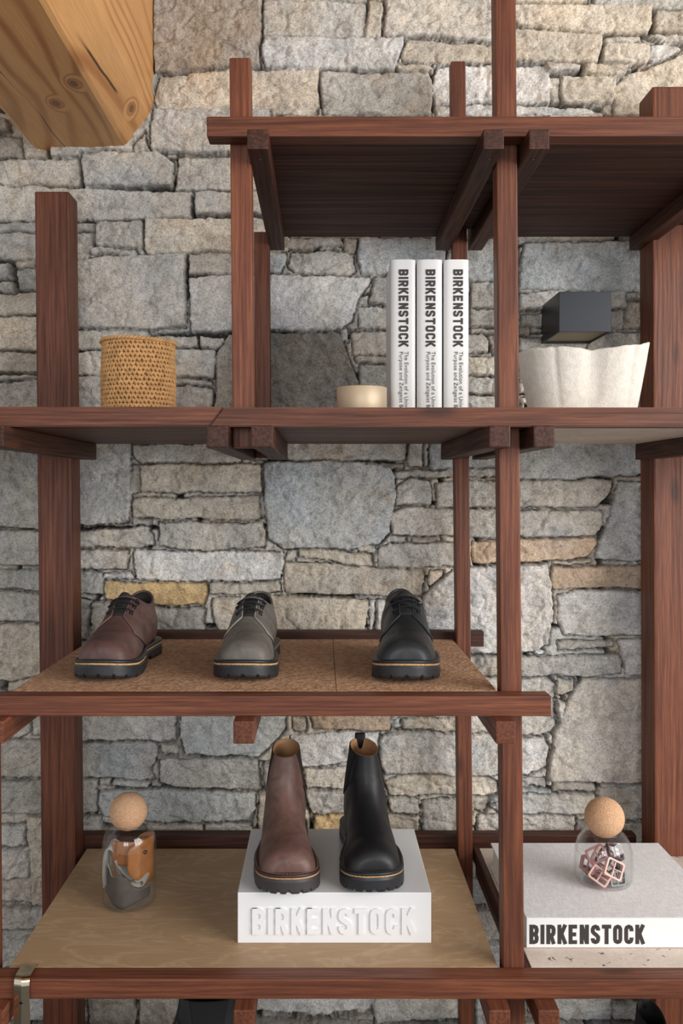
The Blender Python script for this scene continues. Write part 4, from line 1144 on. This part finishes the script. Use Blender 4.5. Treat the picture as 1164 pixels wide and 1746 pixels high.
def jar(label, c, prof, ball, tilt):
    t = thing('glass_jar', label, 'jar', c)
    inner = [(max(0, r-.0022), z) for r, z in prof]
    P_ = [(0, 0)]+prof+[(prof[-1][0]-.001, prof[-1][1]+.001)]+[(r, z) for r, z in inner[::-1] if z > .004]+[(inner[1][0]*.9, .0045), (0, .0045)]
    bm = bmesh.new(); lathe(bm, P_, 64); obj('glass_body', bm, GL, t, True)
    (br, bz, mr) = ball; bm = bmesh.new()
    pr = [(0, bz-br*1.0)]+[(br*math.sin(a), bz-br*math.cos(a)) for a in np.linspace(.12, math.pi-.05, 30)]+[(0, bz+br)]
    pr = [(min(r, mr) if z < prof[-1][1]-.001 else r, z) for r, z in pr]
    pr = [(r, max(z, prof[-1][1]-.013)) for r, z in pr]
    lathe(bm, pr, 48); o = obj('cork_stopper', bm, STOP, t, True)
    pv = Vector((0, 0, prof[-1][1])); R_ = Matrix.Rotation(tilt, 4, 'Y')
    o.matrix_local = Matrix.Translation(pv) @ R_ @ Matrix.Translation(-pv)
    return t
jl = (X(219, 1.62), 1.625, CZ-.7426)
jar('tall glass jar with round cork stopper holding leather pieces, on the plywood', jl,
    [(.036, 0), (.043, .002), (.0470, .007), (.0482, .015), (.0485, .060), (.0485, .100), (.0470, .117), (.0430, .129), (.0370, .137), (.0325, .1405), (.0315, .1425)], (.0335, .1640, .0290), math.radians(-4))
jr = (X(1028.5, 1.602), 1.602, CZ-.6938)
jar('squat glass jar with round cork stopper full of pink buckles, on the lying book', jr,
    [(.040, 0), (.0465, .002), (.0498, .008), (.0503, .016), (.0505, .040), (.0490, .058), (.0445, .073), (.0380, .083), (.0330, .0875), (.0318, .0895)], (.0345, .1130, .0290), math.radians(4))
# leather pieces: curled sheets
def swatch(label, mat, pathf, z0, z1, n=34, cat='leather piece', th=.0018, twist=0.0, edge=None):
    bm = bmesh.new(); G_ = []
    for j in range(9):
        f = j/8; ring = []
        for i in range(n+1):
            s = i/n; x, y, dz0, dz1 = pathf(s)
            a = twist*f; xx = x*math.cos(a)-y*math.sin(a); yy = x*math.sin(a)+y*math.cos(a)
            ring.append(bm.verts.new((xx, yy, (z0+dz0)*(1-f)+(z1+dz1)*f)))
        G_.append(ring)
    grid_faces(bm, G_)
    o = obj('leather_swatch', bm, [mat, edge or mat], smooth=True, loc=jl); m = solidify(o, th, 0); 
    o.modifiers[0].material_offset_rim = 1
    tag(o, label, cat, 'leather pieces in the tall jar'); return o
GLT = leather('dark_grey_suede', (70,64,62), (88,82,78), .8); GLL = simple('pale_grey_suede', (150,146,138), .85, var=.1)
BLT = leather('cognac_leather', (142,88,44), (172,112,62), .35)
def p_fold(s):   # large grey piece curled round the left and front of the jar
    a = math.radians(175)+s*math.radians(165); r = .0425-.006*math.sin(s*math.pi*2)**2
    return (r*math.cos(a), r*math.sin(a), .030*abs(s-.55)*1.3, -.045*s**1.5+.006*math.sin(s*14))
swatch('dark grey suede piece curled at the bottom of the tall jar', GLT, p_fold, .006, .075, edge=GLL)
def strip(label, mat, pts, y0, y1, n=40, th=.0028):
    P_ = catmull(pts, n); bm = bmesh.new()
    G_ = [[bm.verts.new((x+.007*(b_-.5)+.0015*math.sin(3*b_), y0+(y1-y0)*b_+.003*math.sin(i*.25), z+.012*(b_-.5))) for b_ in np.linspace(0, 1, 6)] for i, (x, z) in enumerate(P_)]
    grid_faces(bm, G_); o = obj('leather_swatch', bm, mat, smooth=True, loc=jl); solidify(o, th, 0)
    return tag(o, label, 'leather piece', 'leather pieces in the tall jar')
strip('pale grey suede strip bent into a tall loop at the left of the tall jar', GLL, [(-.038,.040),(-.040,.062),(-.0385,.090),(-.034,.106),(-.027,.110),(-.020,.103),(-.017,.088),(-.014,.070),(-.004,.054)], -.020, -.002)
strip('pale grey suede flap draped across the middle of the tall jar', GLL, [(-.016,.092),(-.010,.080),(.002,.066),(.012,.060),(.018,.064),(.024,.056),(.032,.058),(.034,.050),(.026,.046),(.010,.052)], -.031, -.012)
def rnd_(s): return 1-math.sqrt(max(0, 1-(2*s-1)**2))
def p_br(s):
    a = math.radians(-82)+s*math.radians(165); r = .0410-.003*math.sin(s*7)
    return (r*math.cos(a), r*math.sin(a), .030*rnd_(s)-.008*s, -.022*rnd_(s)-.008*s)
cg = swatch('cognac leather piece with a small eyelet pressed against the right of the tall jar', BLT, p_br, .046, .126, edge=BLT)
bm = bmesh.new()
for k_a in (0,):
    a = math.radians(-35); c0 = Vector((.0418*math.cos(a), .0418*math.sin(a), .100)); nn_ = Vector((math.cos(a), math.sin(a), 0)); s0 = Vector((-math.sin(a), math.cos(a), 0))
    tube(bm, [c0+(s0*math.cos(q)+Vector((0, 0, 1))*math.sin(q))*.0030 for q in [2*math.pi*m/14 for m in range(14)]], .0009, 6, closed=True)
ey = obj('eyelet', bm, EYE, cg, True)
def p_br2(s):
    a = math.radians(-158)+s*math.radians(118); r = .034+.006*math.sin(s*math.pi)
    return (.002+r*math.cos(a), .004+r*math.sin(a)*.85, .016*rnd_(s), -.008*rnd_(s))
swatch('folded cognac leather piece just under the cork of the tall jar', BLT, p_br2, .078, .120, edge=BLT, th=.003)
# buckles
PK = simple('pink_enamel', (226,182,170), .35); PKD = simple('dusky_pink_enamel', (168,116,114), .35); DRK = simple('plum_enamel', (72,40,44), .5)
STL = NT('brushed_steel'); STL.base(lin((150,158,158))); STL.set(Metallic=.9, Roughness=.5); STL = STL.m
def buckle(name, mat, label, loc, rot, w_=.030, h_=.023, group='buckles in the squat jar'):
    bm = bmesh.new(); r = .004; pts = []
    for (cx_, cy_, a0) in ((w_/2-r, h_/2-r, 0), (-w_/2+r, h_/2-r, 90), (-w_/2+r, -h_/2+r, 180), (w_/2-r, -h_/2+r, 270)):
        for k in range(5): a = math.radians(a0+k*22.5); pts.append((cx_+r*math.cos(a), cy_+r*math.sin(a), 0))
    # flat strap-shaped ring
    wd = .0034; N = len(pts); rings = []
    for i, p in enumerate(pts):
        p = Vector(p); n = Vector((p.x/(w_/2), p.y/(h_/2), 0)).normalized()
        rings.append([bm.verts.new(p+n*0+Vector((0, 0, -wd))), bm.verts.new(p-n*.0038+Vector((0, 0, -wd))), bm.verts.new(p-n*.0038+Vector((0, 0, wd))), bm.verts.new(p+Vector((0, 0, wd)))])
    for i in range(N):
        A_, B_ = rings[i], rings[(i+1) % N]
        for k in range(4): bm.faces.new((A_[k], A_[(k+1) % 4], B_[(k+1) % 4], B_[k]))
    e = thing(name, label, 'buckle', loc, 0, group); e.rotation_euler = rot
    obj('buckle_frame', bm, mat, e)
    bm = bmesh.new(); box(bm, -.0011, .0011, -h_/2+.001, h_/2-.001, -.001, .001); obj('centre_bar', bm, mat, e)
    bm = bmesh.new(); tube(bm, [(.0, 0, .0012), (w_*.25, 0, .0030), (w_*.46, 0, .0030)], .0009, 6); obj('prong', bm, STL if mat is STL else mat, e)
R = math.radians
BK = [
 (PK, 'large pink buckle facing out at the front of the squat jar', (.010,-.036,.034), (R(72),R(28),R(8)), .031,.027),
 (STL, 'grey steel buckle standing at the front right of the squat jar', (.019,-.033,.0175), (R(85),R(0),R(14)), .027,.023),
 (PKD, 'dusky pink buckle tilted at the upper left of the squat jar', (-.020,-.018,.053), (R(60),R(-30),R(-12)), .030,.024),
 (PKD, 'dusky pink buckle leaning on the left glass of the squat jar', (-.036,-.010,.032), (R(85),R(8),R(-62)), .028,.022),
 (PK, 'pink buckle lying at the front left bottom of the squat jar', (-.018,-.034,.021), (R(62),R(30),R(-25)), .031,.022),
 (DRK, 'dark plum buckle on top at the right of the squat jar', (.022,-.006,.054), (R(50),R(20),R(20)), .030,.023),
 (DRK, 'dark plum buckle at the middle of the squat jar', (.000,-.010,.046), (R(70),R(-55),R(10)), .028,.022),
 (PKD, 'dusky pink buckle flat on the bottom of the squat jar', (-.002,.004,.009), (R(6),R(4),R(20)), .032,.024),
 (DRK, 'dark plum buckle low behind the steel one in the squat jar', (.030,.002,.026), (R(80),R(-12),R(70)), .028,.022),
 (DRK, 'dark plum buckle at the bottom left of the squat jar', (-.028,.010,.014), (R(20),R(25),R(40)), .028,.022),
 (PK, 'pink buckle at the back of the squat jar', (.004,.026,.032), (R(80),R(35),R(0)), .030,.022),
 (PKD, 'dusky pink buckle behind the large pink one in the squat jar', (-.006,-.014,.026), (R(40),R(-35),R(15)), .030,.024),
]
for m, lb, l, rt, w_, h_ in BK: buckle('buckle', m, lb, (jr[0]+l[0]*.84, jr[1]+l[1]*.84, jr[2]+l[2]), rt, w_*1.12, h_*1.14)

# ============================================================ SHOEHORN over the bottom rail
def shoehorn():
    xc = X(34.5, 1.36); t = thing('shoehorn', 'polished metal shoehorn hooked over the bottom rail at the far left', 'shoehorn', (xc, YF, CZ-.7427))
    M = NT('polished_brass'); M.base(lin((214,202,176))); M.set(Metallic=1.0, Roughness=.10); M = M.m
    bm = bmesh.new(); G_ = []; hwid = .0115
    path = [(YI-YF+.002, -.030), (YI-YF+.0035, -.006), (YI-YF+.001, .0035), (.014, .0050), (.003, .0042), (-.003, .001), (-.0055, -.010), (-.006, -.03), (-.007, -.08), (-.009, -.16), (-.012, -.26)]
    P_ = catmull(path, 60)
    for j, (y, z) in enumerate(P_):
        a = P_[max(j-1, 0)]; b_ = P_[min(j+1, 59)]; tg = Vector((0, b_[0]-a[0], b_[1]-a[1])).normalized(); nr = Vector((0, tg.z, -tg.y))
        if j < 2: pass
        wd = hwid*(1+.35*max(0, (j-40)/20))
        ridge = .0022 if j > 18 else .0012
        G_.append([bm.verts.new(Vector((u*wd+.002*max(0, (j-20)/40), y, z))+Vector((0, -1, 0)).lerp(Vector((0, 0, 1)), 1 if 14 < j < 26 and False else 0)*(ridge*(1-abs(u)))) for u in (-1, -.6, -.15, 0, .15, .6, 1)])
    grid_faces(bm, G_); o = obj('shoehorn_blade', bm, M, t, False); solidify(o, .0012, 0)
    bm = bmesh.new(); lathe(bm, [(0, -.001), (.0024, -.001), (.0026, .0006), (0, .0012)], 16); o = obj('rivet', bm, EYE, t, True, loc=(.001, -.0088, -.030)); o.rotation_euler = (math.pi/2, 0, 0)
shoehorn()
